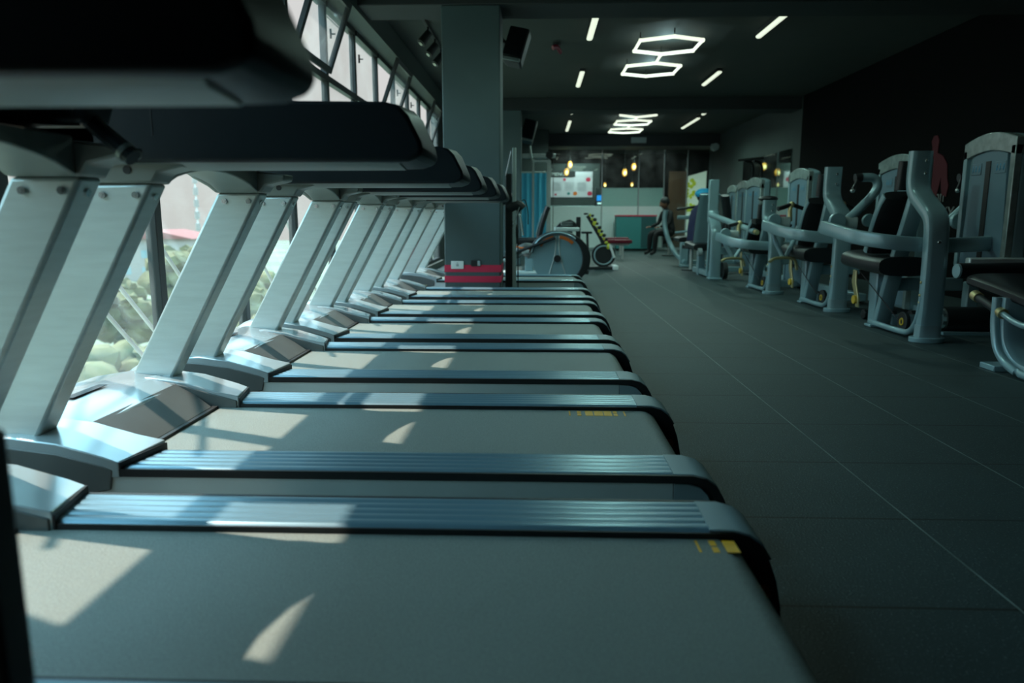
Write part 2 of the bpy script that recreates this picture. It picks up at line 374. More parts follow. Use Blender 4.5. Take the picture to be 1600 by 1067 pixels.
def make_treadmill():
    t = thing('treadmill', 'x', 'treadmill')
    # chassis
    obj('deck_chassis', box(B(), (-1.70, .03, .03), (.40, TW-.03, .17)), black, t, .01)
    for s in (0, 1):
        def yy(v): return TW-v if s else v
        lo, hi = sorted((yy(.0), yy(RW)))
        sk = obj('side_skirt', box(B(), (-1.25, *sorted((yy(.0), yy(.02)))[:1], .05), (.36, sorted((yy(0), yy(.02)))[1], .2065)), skirt, t)
        pf = [(.362, .05), (.362, .2065), (.40, .205), (.43, .195), (.450, .175), (.462, .14), (.468, .09), (.468, .05)]
        a, b = sorted((yy(.0), yy(.03))); obj('skirt_end', prism(B(), pf, 'y', a, b), capm, t, .002)
        rail = obj('foot_rail', prism(B(), rib_profile(s), 'x', -1.15, .36), ribm, t)
        a, b = sorted((yy(-.003), yy(.006)))
        # dark edge strip following the rail and the end cap
        out = [(-1.10, .228)]+[(-.2, .228)]+cap_curve(.002); inn = cap_curve(.022)
        pf = out+inn[::-1]+[(-.2, .2075), (-1.10, .2075)]
        obj('edge_strip', prism(B(), pf, 'y', a, b), black, t)
        # end cap: black core with grey top shell
        core = cap_curve(.006)+[(.362, .02)]
        a, b = sorted((yy(.008), yy(RW))); cc = obj('end_cap', prism(B(), core, 'y', a, b), black, t)
        o1 = cap_curve(0)[:5]; i1 = cap_curve(.006)[:5]
        a, b = sorted((yy(.006), yy(RW-.004))); obj('cap_shell', prism(B(), o1+i1[::-1], 'y', a, b), capm, cc, .002)
        a, b = sorted((yy(RW+.002), yy(RW+.014))); bm = B(); cyl(bm, (.475, a, .10), (.475, b, .10), .014, seg=10)
        obj('orange_reflector', bm, orange, cc)
        a, b = sorted((yy(RW-.001), yy(RW+.004))); obj('inner_lip', box(B(), (-1.10, a, .17), (.38, b, .2245)), black, rail)
        # front foot covers
        bm = B()
        secs = [(-1.46, .04, .31, .0), (-1.34, .03, .317, .0), (-1.22, .02, .302, .0), (-1.10, .01, .268, .0), (-1.06, .006, .253, .0)]
        rings = []
        for i, (xx, ins, zt, _) in enumerate(secs):
            zb = .205; tip = i == len(secs)-1
            ya_, yb_ = -.004, RW+.008
            sh_o = 0; sh_i = 0
            if tip: sh_o, sh_i = .0, .035
            P = [(xx+sh_o, yy(ya_), zb), (xx+sh_o, yy(ya_), zt-.008), (xx+sh_i, yy(yb_), zt), (xx+sh_i, yy(yb_), zb)]
            rings.append([bm.verts.new(p) for p in P])
        for i in range(len(rings)-1):
            for j in range(4): bm.faces.new((rings[i][j], rings[i][(j+1) % 4], rings[i+1][(j+1) % 4], rings[i+1][j]))
        bm.faces.new(rings[0]); bm.faces.new(rings[-1])
        fc = obj('foot_cover', bm, silver, t, .003)
        bm = B(); q = [(-1.0605, yy(-.003)), (-1.0255, yy(RW+.007)), (-1.0195, yy(RW+.007)), (-1.0545, yy(-.003))]
        prism(bm, q, 'z', .206, .246); obj('cover_tip', bm, black, fc, .002)
        a, b = sorted((yy(-.006), yy(.012))); obj('shaded_cover_side', prism(B(), [(-1.47, .10), (-1.47, .29), (-1.34, .283), (-1.22, .268), (-1.10, .236), (-1.075, .225), (-1.085, .172), (-1.10, .168)], 'y', a, b), darkcov, fc, .004)  # charcoal plate paints the shade on the cover's outer side
        a, b = sorted((yy(RW+.004), yy(RW+.013))); obj('shaded_cover_side', prism(B(), [(-1.30, .20), (-1.30, .306), (-1.22, .291), (-1.10, .257), (-1.03, .238), (-1.03, .208), (-1.10, .203)], 'y', a, b), darkcov, fc, .003)  # same dark colour for the shaded inner face of the cover
        bm = B(); cyl(bm, (-1.19, yy(-.012), .178), (-1.19, yy(.0), .178), .008, seg=10); cyl(bm, (-1.165, yy(-.012), .178), (-1.165, yy(.0), .178), .006, seg=10)
        obj('cover_screw', bm, brass, fc)
        # uprights
        y_a, y_b = (.03, .11) if not s else (TW-.11, TW-.03)
        up = obj('upright', prism(B(), [(-1.455, .27), (-1.305, .27), (-.93, .95), (-1.08, .95)], 'y', y_a, y_b), steel, t, .010, segs=3)
        for bx_ in (-1.055, -.972):
            bm = B(); cyl(bm, (bx_, y_a-.006, .922), (bx_, y_a+.002, .922), .0085, seg=12); cyl(bm, (bx_, y_a-.0075, .922), (bx_, y_a-.005, .922), .004, seg=8)
            obj('bolt', bm, chrome, up)
        bm = B(); cyl(bm, (-.947+.006, (y_a+y_b)/2, .918), (-.957, (y_a+y_b)/2, .923), .0085, seg=12); obj('bolt', bm, chrome, up)
        # console bracket
        br = obj('console_bracket', prism(B(), [(-1.083, .95), (-.927, .95), (-.91, .975), (-.845, .990), (-.84, 1.012), (-1.05, 1.03), (-1.245, 1.085), (-1.23, 1.052), (-1.16, 1.0), (-1.11, .972)], 'y', y_a-.006, y_b+.006), trimm, t, .006)
        bm = B(); cyl(bm, (-.985, y_a-.009, .982), (-.985, y_a, .982), .010, seg=12); obj('bracket_plug', bm, black, br)
    # arched cross beam between the brackets
    n = 10; ya_, yb_ = .116, TW-.116
    arch = [(ya_+(yb_-ya_)*i/n, .950+.052*math.sin(PI*i/n)**.7) for i in range(n+1)]
    obj('cross_beam', prism(B(), arch+[(yb_, 1.03), (ya_, 1.03)], 'x', -1.07, -.935), trimm, t, .004)
    # belt with rear roller wrap
    arc = [(.372+.056*math.sin(a), .160+.056*math.cos(a)) for a in [PI*i/10 for i in range(11)]]
    arc = [(a, b-.0035 if b > .2 else b) for a, b in arc]
    prof = [(-1.13, .2125)]+arc+[(-1.13, .104)]
    obj('running_belt', prism(B(), prof, 'y', RW+.006, RW+BW-.006), beltm, t, .0)
    # motor cover and sloped front panel
    bm = B(); rings = []
    for xx, zt, ins in ((-1.225, .285, .10), (-1.32, .312, .05), (-1.45, .322, .03), (-1.58, .30, .03), (-1.68, .235, .04), (-1.73, .12, .06)):
        P = [(xx, ins, .06), (xx, ins, zt-.02), (xx, ins+.05, zt), (xx, TW*.5, zt+.006), (xx, TW-ins-.05, zt), (xx, TW-ins, zt-.02), (xx, TW-ins, .06)]
        rings.append([bm.verts.new(p) for p in P])
    for i in range(len(rings)-1):
        for j in range(7): bm.faces.new((rings[i][j], rings[i][(j+1) % 7], rings[i+1][(j+1) % 7], rings[i+1][j]))
    bm.faces.new(rings[0]); bm.faces.new(rings[-1])
    mc = obj('motor_cover', bm, silver, t, .008)
    obj('gap_shadow_strip', box(B(), (-1.112, RW+.02, .17), (-1.092, TW-RW-.02, .2215)), black, mc)  # black box painted in as the shadow gap between panel and belt
    bm = B()
    q = [(-1.105, RW+.04, .222), (-1.105, TW-RW-.04, .222), (-1.245, TW-RW+.015, .297), (-1.245, RW-.015, .297)]
    v = [bm.verts.new(p) for p in q]+[bm.verts.new((a, b, c-.10)) for a, b, c in q]
    for f in ((0, 1, 2, 3), (7, 6, 5, 4), (0, 4, 5, 1), (1, 5, 6, 2), (2, 6, 7, 3), (3, 7, 4, 0)): bm.faces.new([v[i] for i in f])
    obj('front_panel', bm, darkcov, mc, .003)
    bm = B(); box(bm, (-1.42, .34, .327), (-1.39, .52, .3285)); obj('vent_slot', bm, black, mc)
    # console: front body with curved rear edge, two long side arms
    body = [(-1.285, 1.074), (-1.229, 1.151), (-.88, 1.143), (-.88, 1.0), (-1.08, 1.003)]
    cb = obj('console_body', prism(B(), [(-1.232, 1.074), (-1.185, 1.151), (-1.035, 1.148), (-1.035, 1.04), (-1.08, 1.003)], 'y', .0, TW), consm, t, .012)
    plan = [(-1.05, .13), (-.90, .13), (-.90, .485), (-.93, .50), (-1.012, .51), (-1.012, .55), (-1.003, .60), (-.985, .67), (-.958, .74), (-.93, .76), (-.90, .765), (-1.05, .775)]  # unseen rear notch, shaped to let sun slivers fall on the belt
    obj('console_shelf', prism(B(), plan, 'z', 1.045, 1.145), consm, cb)
    bm = B(); v = prism(bm, [(-1.26, 1.15), (-1.22, 1.30), (-1.20, 1.30), (-1.10, 1.15)], 'y', .17, TW-.17)
    bm2 = B(); cyl(bm2, (-1.02, .50, 1.043), (-1.02, .50, 1.025), .024, .020, seg=20); obj('stop_knob', bm2, redp, cb, .003)
    bm.free()
    armp = [(-1.20, 1.005), (-1.20, 1.150), (-.90, 1.143), (-.35, 1.136), (-.315, 1.128), (-.293, 1.105), (-.262, 1.045), (-.258, 1.023), (-.268, 1.008), (-.295, .999), (-.33, .998), (-1.10, .998)]
    for s in (0, 1):
        if s: pf = [(-1.15, 1.05), (-1.15, 1.150), (-1.0, 1.147), (-.90, 1.143), (-.87, 1.10), (-.89, 1.05)]; a, b = TW-.10, TW
        else: pf = armp; a, b = 0, .125
        bm = prism(B(), pf, 'y', a, b)
        if not s:
            for v in bm.verts:
                if v.co.y > .1 and v.co.x > -.4: v.co.x += .022; v.co.z -= .012 if v.co.z < 1.1 else 0
        ar = obj('side_arm', bm, consm, t, .010, segs=3)
        if not s:
            obj('arm_edge', prism(B(), [(.012, 1.001), (.03, .991), (.11, .984), (.122, 1.001)], 'x', -1.06, -.315), trimm, ar, .002)
        bm = B(); box(bm, (-.905, a-.0012, 1.06), (-.902, b+.0012, 1.144)); obj('arm_seam', bm, black, ar)
    return t

TM = [(.75, .0, 'nearest'), (1.765, -.015, ''), (2.865, -.03, ''), (3.84, -.03, ''), (4.84, -.01, ''), (5.915, .01, ''), (7.50, .02, '')]
tlab = ['front treadmill of the row, its wide belt filling the bottom of the picture',
        'second treadmill from the camera, with the full yellow mark on its belt',
        'third treadmill from the camera in the row beneath the windows',
        'fourth treadmill from the camera, third one before the striped column',
        'fifth treadmill from the camera, second one before the striped column',
        'sixth treadmill from the camera, last one before the striped column',
        'seventh treadmill, the only one standing behind the striped column']
proto = make_treadmill(); treads = []
for i, (ty, tx, _) in enumerate(TM):
    o = proto if i == 0 else copy_tree(proto)
    o.location = (tx, ty, 0); o['label'] = tlab[i]; o['group'] = 'treadmills in the row by the windows'; treads.append(o)
for ch in kids(treads[0]):
    if ch.name.startswith(('console_body', 'side_arm')): ch.location.y -= .06
# printed marks on the first two belts
def belt_mark(t, x0, bars, ya, yb, z=.2132):
    b = [k for k in kids(t) if k.name.startswith('running_belt')][0]
    bm = B()
    for u, wdt, split in bars:
        if split:
            ym = (ya+yb)/2
            box(bm, (x0+u, ya, z-.0005), (x0+u+wdt, ym-.003, z+.0004)); box(bm, (x0+u, ym+.003, z-.0005), (x0+u+wdt, yb, z+.0004))
        else: box(bm, (x0+u, ya, z-.0005), (x0+u+wdt, yb, z+.0004))
    obj('belt_mark', bm, yellow, b)
bars = [(0, .005, 0), (.028, .013, 1), (.055, .026, 0), (.085, .030, 0), (.118, .026, 0), (.150, .013, 1), (.185, .005, 0)]
belt_mark(treads[1], .125, bars, .610, .668)
belt_mark(treads[0], .325, bars[:3], .618, .672)
# red safety straps that hang below the last consoles, seen against the windows
for i in (4, 5):
    bm = sweep(B(), [(-.99, .10, 1.0), (-.985, .095, .975), (-.965, .09, .94)], .009, .004, 8, ref=(1, 0, 0), smooth=3)
    obj('safety_strap', bm, redp, treads[i])
# dark cable handle clipped below the front console
bm = sweep(B(), [(-.93, TW-.10, 1.10), (-.90, TW-.11, 1.06), (-.84, TW-.12, 1.01), (-.81, TW-.125, .985)], .018, .018, 10, ref=(0, 1, 0), smooth=3)
hb = obj('cable_handle', bm, consm, treads[0])
obj('handle_clip', cyl(B(), (-.83, TW-.122, 1.0), (-.822, TW-.123, .993), .0205, seg=12), trimm, hb)

# black post at the extreme left, in front of the first treadmill
t = thing('equipment_post', 'out-of-focus black post cut off at the lower left picture edge', 'post', (-.53, .60, 0))
obj('post_shaft', box(B(), (-.545, .585, .02), (-.480, .625, .68)), black, t, .006, world=True)
obj('post_base', box(B(), (-.62, .50, 0), (-.45, .70, .02)), black, t, .004, world=True)

# ------------------------------------------------------------------ strength machines on the right
def weight_tower(root, x0, ya, yb, H=1.46, dep=.15, zb=.05):
    """tower with its panel facing the aisle (-x)"""
    n = 12; L = yb-ya
    def crown(z0, dz): return [(ya+L*i/n, z0+dz*math.sin(PI*i/n)) for i in range(n+1)]
    pf = [(ya, zb)]+crown(H-.05, .05)+[(yb, zb)]
    tw = obj('tower_shell', prism(B(), pf, 'x', x0+.03, x0+dep), mframe, root, .03, segs=3)
    top = crown(H-.05, .055); bot = crown(H-.17, .05)
    obj('tower_crown', prism(B(), top+bot[::-1], 'x', x0, x0+.06), mcrown, tw, .006)
    sb = crown(H-.175, .05)
    obj('tower_panel', prism(B(), [(ya+.055, zb+.03)]+[p for p in sb if ya+.05 < p[0] < yb-.05]+[(yb-.055, zb+.03)], 'x', x0+.012, x0+.05), mpanel, tw, .003)
    obj('tower_edge', box(B(), (x0, ya, zb+.01), (x0+.05, ya+.05, H-.10)), mcrown, tw, .006)
    obj('tower_edge', box(B(), (x0, yb-.045, zb+.01), (x0+.05, yb, H-.10)), mframe, tw, .006)
    ym = (ya+yb)/2
    obj('weight_slot', box(B(), (x0+.006, ym-.028, max(.25, zb+.08)), (x0+.014, ym+.028, H-.19)), black, tw, .002)
    for s in (-1, 1):
        lb = obj('label_plate', box(B(), (x0+.008, ym+s*.14-.06, H-.28), (x0+.0115, ym+s*.14+.06, H-.20)), mpanel, tw, .002)
        bm = B()
        for dy in (-.04, .0, .035):
            yc = ym+s*.14+dy
            ball(bm, (x0+.008, yc, H-.222), .008, 1, (.2, 1, 1)); sweep(bm, [(x0+.008, yc, H-.23), (x0+.008, yc+.006, H-.262)], .005, .003, 6, ref=(0, 1, 0), smooth=0)
            sweep(bm, [(x0+.008, yc, H-.245), (x0+.008, yc-.012, H-.252)], .003, .002, 6, ref=(0, 0, 1), smooth=0)
        obj('label_figures', bm, bluel, lb)
    obj('weight_stack', box(B(), (x0+.055, ym-.12, zb+.05), (x0+.13, ym+.12, .75)), black, tw)
    return tw

def press_machine(label, loc, tower, H=1.46, zs=1., style='hook', name='chest_press_machine'):
    R = thing(name, label, 'gym machine', loc)
    Z = lambda z: z*zs
    post = [(0, 0, .02), (0, -.01, Z(.30)), (0, 0, Z(.70)), (0, .03, Z(.86)), (0, .15, Z(.95)), (0, .27, Z(1.03)), (0, .315, Z(1.13)), (0, .31, Z(1.34))]
    obj('front_post', sweep(B(), post, .075, .045, 16, ref=(1, 0, 0), smooth=5, power=5), mframe, R)
    fp = B(); sweep(fp, [(0, 0, 0), (0, 0, .035)], .12, .085, 24, ref=(1, 0, 0), smooth=0); obj('foot_pad', fp, mframe, R, .004)
    sv = B(); sweep(sv, [(0, 0, .034), (0, -.003, .12)], .079, .050, 16, ref=(1, 0, 0), smooth=0, power=5); obj('rubber_sleeve', sv, capm, R)
    spine = [(0, .71, .03), (0, .66, Z(.164)), (0, .585, Z(.374)), (0, .50, Z(.578)), (0, .385, Z(.82)), (0, .295, Z(1.03))]
    obj('back_spine', sweep(B(), spine, .06, .035, 14, ref=(1, 0, 0), smooth=4, power=5), mframe, R)
    obj('base_tube', sweep(B(), [(-.06, .76, .03), (-.06, .72, .035), (-.06, .30, .035), (-.06, .14, .05), (-.06, .04, .14), (-.06, -.01, .32)], .022, .022, 12, ref=(0, 0, 1), smooth=5), mframe, R)
    obj('spine_foot', box(B(), (-.09, .69, 0), (.09, .80, .02)), mframe, R, .005)
    for zz in (.36, .70): 
        bm = B(); ball(bm, (.0, -.047, Z(zz)), .014, 2, (1, .5, 1)); obj('bolt', bm, chrome, R)
    for zz in (1.18, 1.27):
        bm = B(); ball(bm, (.02, .262, Z(zz)), .012, 2, (1, .5, 1)); obj('bolt', bm, chrome, R)
    for zz in (.28, .33, .42):
        bm = B(); ball(bm, (-.077, -.0, Z(zz)), .011, 2, (.6, 1, 1)); obj('bolt', bm, brass, R)
    # pads
    bp = [(0, .74, Z(.60)), (0, .66, Z(.80)), (0, .57, Z(.95)), (0, .49, Z(1.03))]
    obj('back_pad', sweep(B(), bp, .15, .045, 18, ref=(1, 0, 0), smooth=5, power=3.5), mdark, R, .0)
    for sx_ in (-1, 1):
        bpl = B(); sweep(bpl, [(sx_*.15, .745, Z(.60)), (sx_*.15, .665, Z(.80)), (sx_*.15, .575, Z(.95)), (sx_*.147, .495, Z(1.03))], .010, .03, 10, ref=(1, 0, 0), smooth=5); obj('pad_piping', bpl, mframe, R)
    hp = [(0, .44, Z(1.07)), (0, .425, Z(1.17)), (0, .41, Z(1.275))]
    obj('head_pad', sweep(B(), hp, .10, .04, 16, ref=(1, 0, 0), smooth=4, power=3.5), mdark, R)
    if zs < .9:
        bm = B(); ball(bm, (0, .38, Z(1.36)), .12, 2, (1, 1, .3)); obj('top_pad', bm, mdark, R)
    seat = [(0, .38, .505), (0, .55, .505), (0, .85, .515), (0, 1.08, .53)]
    obj('seat_pad', sweep(B(), seat, .20, .072, 20, ref=(1, 0, 0), smooth=4, power=3.2), mdark, R)
    obj('seat_support', box(B(), (-.05, .72, .02), (.07, .84, .45)), mframe, R, .012)
    sb = [( .93, .44), (.99, .44), (1.0, .34), (.94, .24), (.90, .14), (.85, .14), (.87, .24), (.92, .33)]
    sbo = obj('seat_lever', prism(B(), sb, 'x', -.13, -.115), brass, R, .004)
    bm = B(); cyl(bm, (-.15, .90, .20), (-.11, .90, .20), .035, seg=20); obj('lever_knob', bm, ygold, sbo, .003)
    # low pulley and cable
    p = B(); cyl(p, (-.035, .30, .10), (-.005, .30, .10), .075, seg=28); po = obj('pulley', p, black, R, .004)
    h = B(); ring(h, (-.037, .30, .10), .024, .006, 'x', 20, 6); obj('pulley_hub', h, ygold, po)
    obj('cable', cyl(B(), (-.06, .34, .04+.09), (-.10, .95, .44), .004, seg=6), black, R)
    # yoke arm wrapping round behind the seat
    yk = [(-.46, .83, .79), (-.45, .60, .765), (-.42, .33, .73), (-.33, .13, .705), (-.15, .075, .685), (.05, .07, .675), (.35, .08, .685), (.54, .18, .70), (.63, .38, .72), (.67, .65, .745), (.69, .80, .76)]
    yk = [(a, b, Z(c)) for a, b, c in yk]
    obj('yoke_arm', sweep(B(), yk, .052, .03, 14, ref=(0, 0, 1), smooth=5, power=4.5), mframe, R)
    for s, cx in ((-1, -.385), (1, .56)):
        bm = B(); cyl(bm, (cx, .73, Z(.84)), (cx, .77, Z(.84)), .065, seg=28); obj('pivot_disc', bm, mframe, R, .006)
        bm = B(); sweep(bm, [(cx+.05, .80, Z(.83)), (cx+.17, .80, Z(.825))], .05, .04, 12, ref=(0, 0, 1), smooth=0, power=4); hb_ = obj('pivot_housing', bm, skirt, R, .008)
        if style == 'hook':
            bx_ = -.305 if s < 0 else .50
            hk = [(bx_, .80, .83), (bx_+.10, .80, .93), (bx_+.20, .80, 1.04), (bx_+.235, .80, 1.12), (bx_+.20, .80, 1.175), (bx_+.11, .80, 1.18)]
            ho = obj('press_handle', sweep(B(), hk, .034, .034, 14, ref=(0, 1, 0), smooth=6), mframe, R)
            g = B(); cyl(g, (bx_+.105, .80, 1.18), (bx_+.055, .80, 1.175), .034, seg=16); cyl(g, (bx_+.075, .79, 1.165), (bx_+.0, .70, 1.075), .014, seg=12)
            obj('grip', g, mdark, ho)
            g = B(); ball(g, (bx_, .70, 1.075), .018, 2); obj('grip_end', g, chrome, ho)
        elif style == 'bar':
            bx_ = cx*.55
            ho = obj('press_handle', sweep(B(), [(bx_, .80, Z(.83)), (bx_, .82, Z(.95)), (bx_+.02, .84, Z(1.0))], .022, .022, 12, ref=(0, 1, 0), smooth=4), brass, R)
            g = B(); cyl(g, (bx_+.02, .84, Z(1.0)), (bx_-.13, .80, Z(.955)), .024, seg=12); cyl(g, (bx_+.02, .84, Z(1.0)), (bx_+.15, .88, Z(.96)), .020, seg=12)
            obj('grip', g, mdark, ho)
            g = B(); ball(g, (bx_+.02, .84, Z(1.0)), .032, 2); obj('grip_joint', g, brass, ho)
            if s < 0:
                vt = B(); sweep(vt, [(cx-.02, .78, Z(.76)), (cx+.02, .76, Z(.64)), (cx+.10, .72, Z(.46))], .024, .024, 10, ref=(0, 1, 0), smooth=4); obj('swing_tube', vt, mframe, R)
                vt = B(); sweep(vt, [(cx+.26, .80, Z(.78)), (cx+.22, .78, Z(.64)), (cx+.12, .72, Z(.46))], .024, .024, 10, ref=(0, 1, 0), smooth=4); obj('swing_tube', vt, mframe, R)
                vt = B(); sweep(vt, [(cx-.06, .66, Z(.42)), (cx+.02, .68, Z(.46)), (cx+.20, .70, Z(.45)), (cx+.24, .70, Z(.34))], .016, .016, 8, ref=(0, 1, 0), smooth=4); obj('foot_hook', vt, brass, R)
                wd = obj('counterweight', cyl(B(), (cx+.36, .84, Z(.66)), (cx+.36, .90, Z(.66)), .10, seg=28), black, R)
                vt = B(); ring(vt, (cx+.36, .835, Z(.66)), .028, .006); obj('weight_ring', vt, ygold, wd)
    if tower:
        tx, ta, tb = tower
        weight_tower(R, tx, ta, tb, H)
        obj('base_beam', box(B(), (.06, .66, .02), (tx+.1, .74, .10)), mframe, R, .01)
        obj('side_beam', box(B(), (.05, .62, .30), (tx+.06, .70, .40)), mframe, R, .01)
        if ta > .75: obj('tower_beam', box(B(), (tx+.08, .66, .02), (tx+.16, ta+.05, .10)), mframe, R, .01)
    return R
press_machine('blue-grey chest press with hooked handles and wide curved arm, nearest complete machine', (2.76, 5.20, 0), (.51, 1.38, 2.11), H=1.43)
press_machine('blue-grey press machine with black bar grips and head pad, directly behind the hooked-handle press', (2.80, 6.88, 0), (.40, 2.07, 2.77), H=1.46, style='bar')
press_machine('low blue-grey machine with a round black pad on top, third press along the aisle', (2.72, 8.5, 0), (.48, 2.32, 3.1), H=1.45, zs=.80, style='bar')

# tall slab-back machine further down the aisle
R = thing('shoulder_machine', 'blue-grey machine with a tall flat slab back and a bright sloping tube arm', 'gym machine', (2.50, 10.45, 0))
W = lambda n, bm, mt, p=R, b=.0: obj(n, bm, mt, p, b, world=True)
W('front_post', sweep(B(), [(2.51, 10.45, .02), (2.51, 10.45, .55), (2.51, 10.50, .72), (2.51, 10.65, .83), (2.51, 10.7, .95)], .075, .045, 14, smooth=5, power=5), mframe)
W('slab_back', box(B(), (2.44, 10.68, .80), (2.58, 10.75, 1.40)), mframe, R, .012)
W('inner_post', sweep(B(), [(2.46, 10.70, .03), (2.46, 10.66, .5), (2.46, 10.68, .85)], .02, .02, 10, smooth=4), mframe)
W('back_pad', sweep(B(), [(2.52, 11.40, .43), (2.52, 11.34, .60), (2.52, 11.18, .95), (2.52, 11.0, 1.20)], .14, .04, 16, smooth=5, power=3.5), mdark)
W('pad_shell', sweep(B(), [(2.52, 11.34, .43), (2.52, 11.28, .60), (2.52, 11.12, .95), (2.52, 10.94, 1.20)], .145, .012, 12, smooth=5, power=5), mframe)
W('side_pad', sweep(B(), [(2.72, 10.85, .55), (2.74, 10.8, .85), (2.68, 10.75, 1.18)], .05, .12, 14, smooth=5, power=3.5), mdark)
W('seat_pad', sweep(B(), [(2.50, 11.0, .43), (2.50, 11.7, .46)], .18, .05, 16, smooth=0, power=3.5), mdark)
W('seat_support', box(B(), (2.46, 11.3, .0), (2.56, 11.42, .40)), mframe, R, .01)
W('sloping_tube', sweep(B(), [(2.40, 10.35, .905), (2.62, 8.98, .70)], .038, .038, 16, ref=(0, 0, 1), smooth=0), mframe)
W('tube_tip', cyl(B(), (2.62, 8.98, .70), (2.63, 8.93, .692), .03), brass)
W('foot_pad', box(B(), (2.42, 10.38, 0), (2.62, 10.56, .03)), mframe, R, .008)
W('base_beam', box(B(), (2.47, 10.5, .02), (2.55, 11.76, .10)), mframe, R, .01)
W('rear_beam', box(B(), (2.55, 11.68, .02), (3.75, 11.76, .10)), mframe, R, .01)
W('tower_beam', box(B(), (3.67, 11.76, .02), (3.75, 12.95, .10)), mframe, R, .01)
W('cross_beam', box(B(), (2.55, 10.9, .33), (3.15, 11.0, .44)), mframe, R, .01)
W('adjuster_knob', cyl(B(), (2.38, 11.0, .36), (2.44, 11.0, .36), .06), boxm)
W('wheel', cyl(B(), (2.60, 10.40, .13), (2.66, 10.40, .13), .12), black)
weight_tower(R, 3.60-2.50, 12.9-10.45, 13.6-10.45, 1.50)
for dx in (-.05, .10):
    W('chin_bar', sweep(B(), [(3.75+dx, 13.1, 1.45), (3.75+dx, 13.0, 1.68), (3.65+dx, 12.8, 1.78), (3.45+dx, 12.5, 1.80)], .022, .022, 10, ref=(1, 0, 0), smooth=4), black)
W('cross_grip', cyl(B(), (3.30, 12.5, 1.80), (3.72, 12.5, 1.84), .02), black)

# machine with the bowed tube at the far end of the aisle
R = thing('bowed_leg_machine', 'machine with a bowed blue-grey side tube at the far end of the right row', 'gym machine', (2.5, 13.2, 0))
W('bowed_tube', sweep(B(), [(2.44, 14.2, 1.01), (2.42, 14.2, .80), (2.47, 14.1, .50), (2.56, 13.8, .24), (2.66, 13.3, .06)], .045, .045, 14, ref=(0, 1, 0), smooth=6), mframe)
W('grip_arm', sweep(B(), [(2.60, 13.9, 1.02), (2.80, 13.7, 1.05), (2.98, 13.6, 1.08)], .025, .025, 10, ref=(0, 0, 1), smooth=3), mdark)
W('cross_bar', cyl(B(), (2.55, 13.6, .87), (3.05, 13.6, .88), .035), mframe)
W('low_arm', sweep(B(), [(2.50, 13.5, .60), (2.70, 13.4, .63), (2.86, 13.4, .70), (2.84, 13.45, .86)], .02, .02, 10, ref=(0, 1, 0), smooth=4), mframe)
W('seat_pad', sweep(B(), [(2.75, 13.4, .47), (2.75, 13.9, .48)], .20, .05, 14, smooth=0, power=3.4), mdark)
W('seat_support', box(B(), (2.68, 13.6, 0), (2.80, 13.72, .42)), mframe, R, .01)
W('front_stand', box(B(), (2.58, 13.35, 0), (2.72, 13.45, .43)), mframe, R, .01)
W('base_foot', box(B(), (2.55, 13.1, 0), (2.95, 13.3, .04)), mframe, R, .01)
weight_tower(R, 3.75-2.5, 14.2-13.2, 14.9-13.2, 1.48)
W('base_beam', box(B(), (2.72, 13.66, .02), (3.8, 13.74, .09)), mframe, R, .01)
W('tower_beam', box(B(), (3.8, 13.66, .02), (3.88, 14.3, .09)), mframe, R, .01)

# nearest machine at the right edge
R = thing('leg_curl_bench', 'padded leg bench with brass collared handle, cut off by the right picture edge', 'gym machine', (2.68, 4.2, 0))
W('front_leg', sweep(B(), [(2.72, 3.86, .035), (2.72, 4.05, .05), (2.72, 4.17, .13), (2.72, 4.215, .25), (2.72, 4.22, .42)], .085, .04, 16, smooth=5, power=5), mframe)
W('leg_edge_tube', sweep(B(), [(2.62, 3.3, .03), (2.62, 3.86, .03), (2.62, 4.04, .045), (2.62, 4.17, .12), (2.62, 4.225, .25), (2.62, 4.235, .42)], .024, .024, 12, ref=(0, 1, 0), smooth=5), mframe)
W('foot_plate', box(B(), (2.60, 4.16, 0), (2.84, 4.30, .035)), mframe, R, .006)
W('seat_pad', sweep(B(), [(2.88, 4.62, .485), (2.88, 4.30, .445), (2.88, 3.95, .395), (2.88, 3.5, .35)], .22, .045, 20, smooth=3, power=3.5), mdark)
W('seat_pad', sweep(B(), [(3.20, 4.6, .60), (3.20, 4.1, .66), (3.2, 3.9, .68)], .10, .05, 14, smooth=3, power=3.5), mdark)
rp = W('roller_pad', cyl(B(), (2.66, 4.72, .535), (3.45, 4.72, .54), .05), mdark)
W('roller_end', cyl(B(), (2.648, 4.72, .535), (2.665, 4.72, .535), .045), mframe, rp)
W('rear_stand', box(B(), (3.37, 5.82, 0), (3.46, 5.90, .37)), mframe, R, .01)
hd = W('side_handle', sweep(B(), [(2.64, 4.50, .41), (2.63, 4.18, .33), (2.60, 4.02, .305), (2.58, 3.85, .30), (2.6, 3.5, .32)], .017, .017, 12, ref=(1, 0, 0), smooth=4), mframe)
W('brass_collar', cyl(B(), (2.643, 4.49, .407), (2.641, 4.44, .394), .031), brass, hd)
W('brass_collar', cyl(B(), (2.633, 4.22, .34), (2.631, 4.18, .33), .030), brass, hd)
W('black_sleeve', cyl(B(), (2.641, 4.44, .394), (2.633, 4.22, .34), .025), mdark, hd)
W('beam', box(B(), (2.9, 5.02, .52), (3.9, 5.08, .60)), skirt, R, .01)
W('base_beam', box(B(), (2.84, 4.22, .02), (3.55, 4.30, .08)), mframe, R, .01)
W('base_beam', box(B(), (3.47, 4.30, .02), (3.55, 5.20, .08)), mframe, R, .01)
W('base_beam', box(B(), (3.26, 5.13, .02), (3.47, 5.19, .08)), mframe, R, .01)
W('seat_stand', box(B(), (2.9, 4.22, .08), (3.0, 4.32, .42)), mframe, R, .01)
weight_tower(R, 3.17-2.68, 5.10-4.2, 5.70-4.2, 1.45, zb=.50)
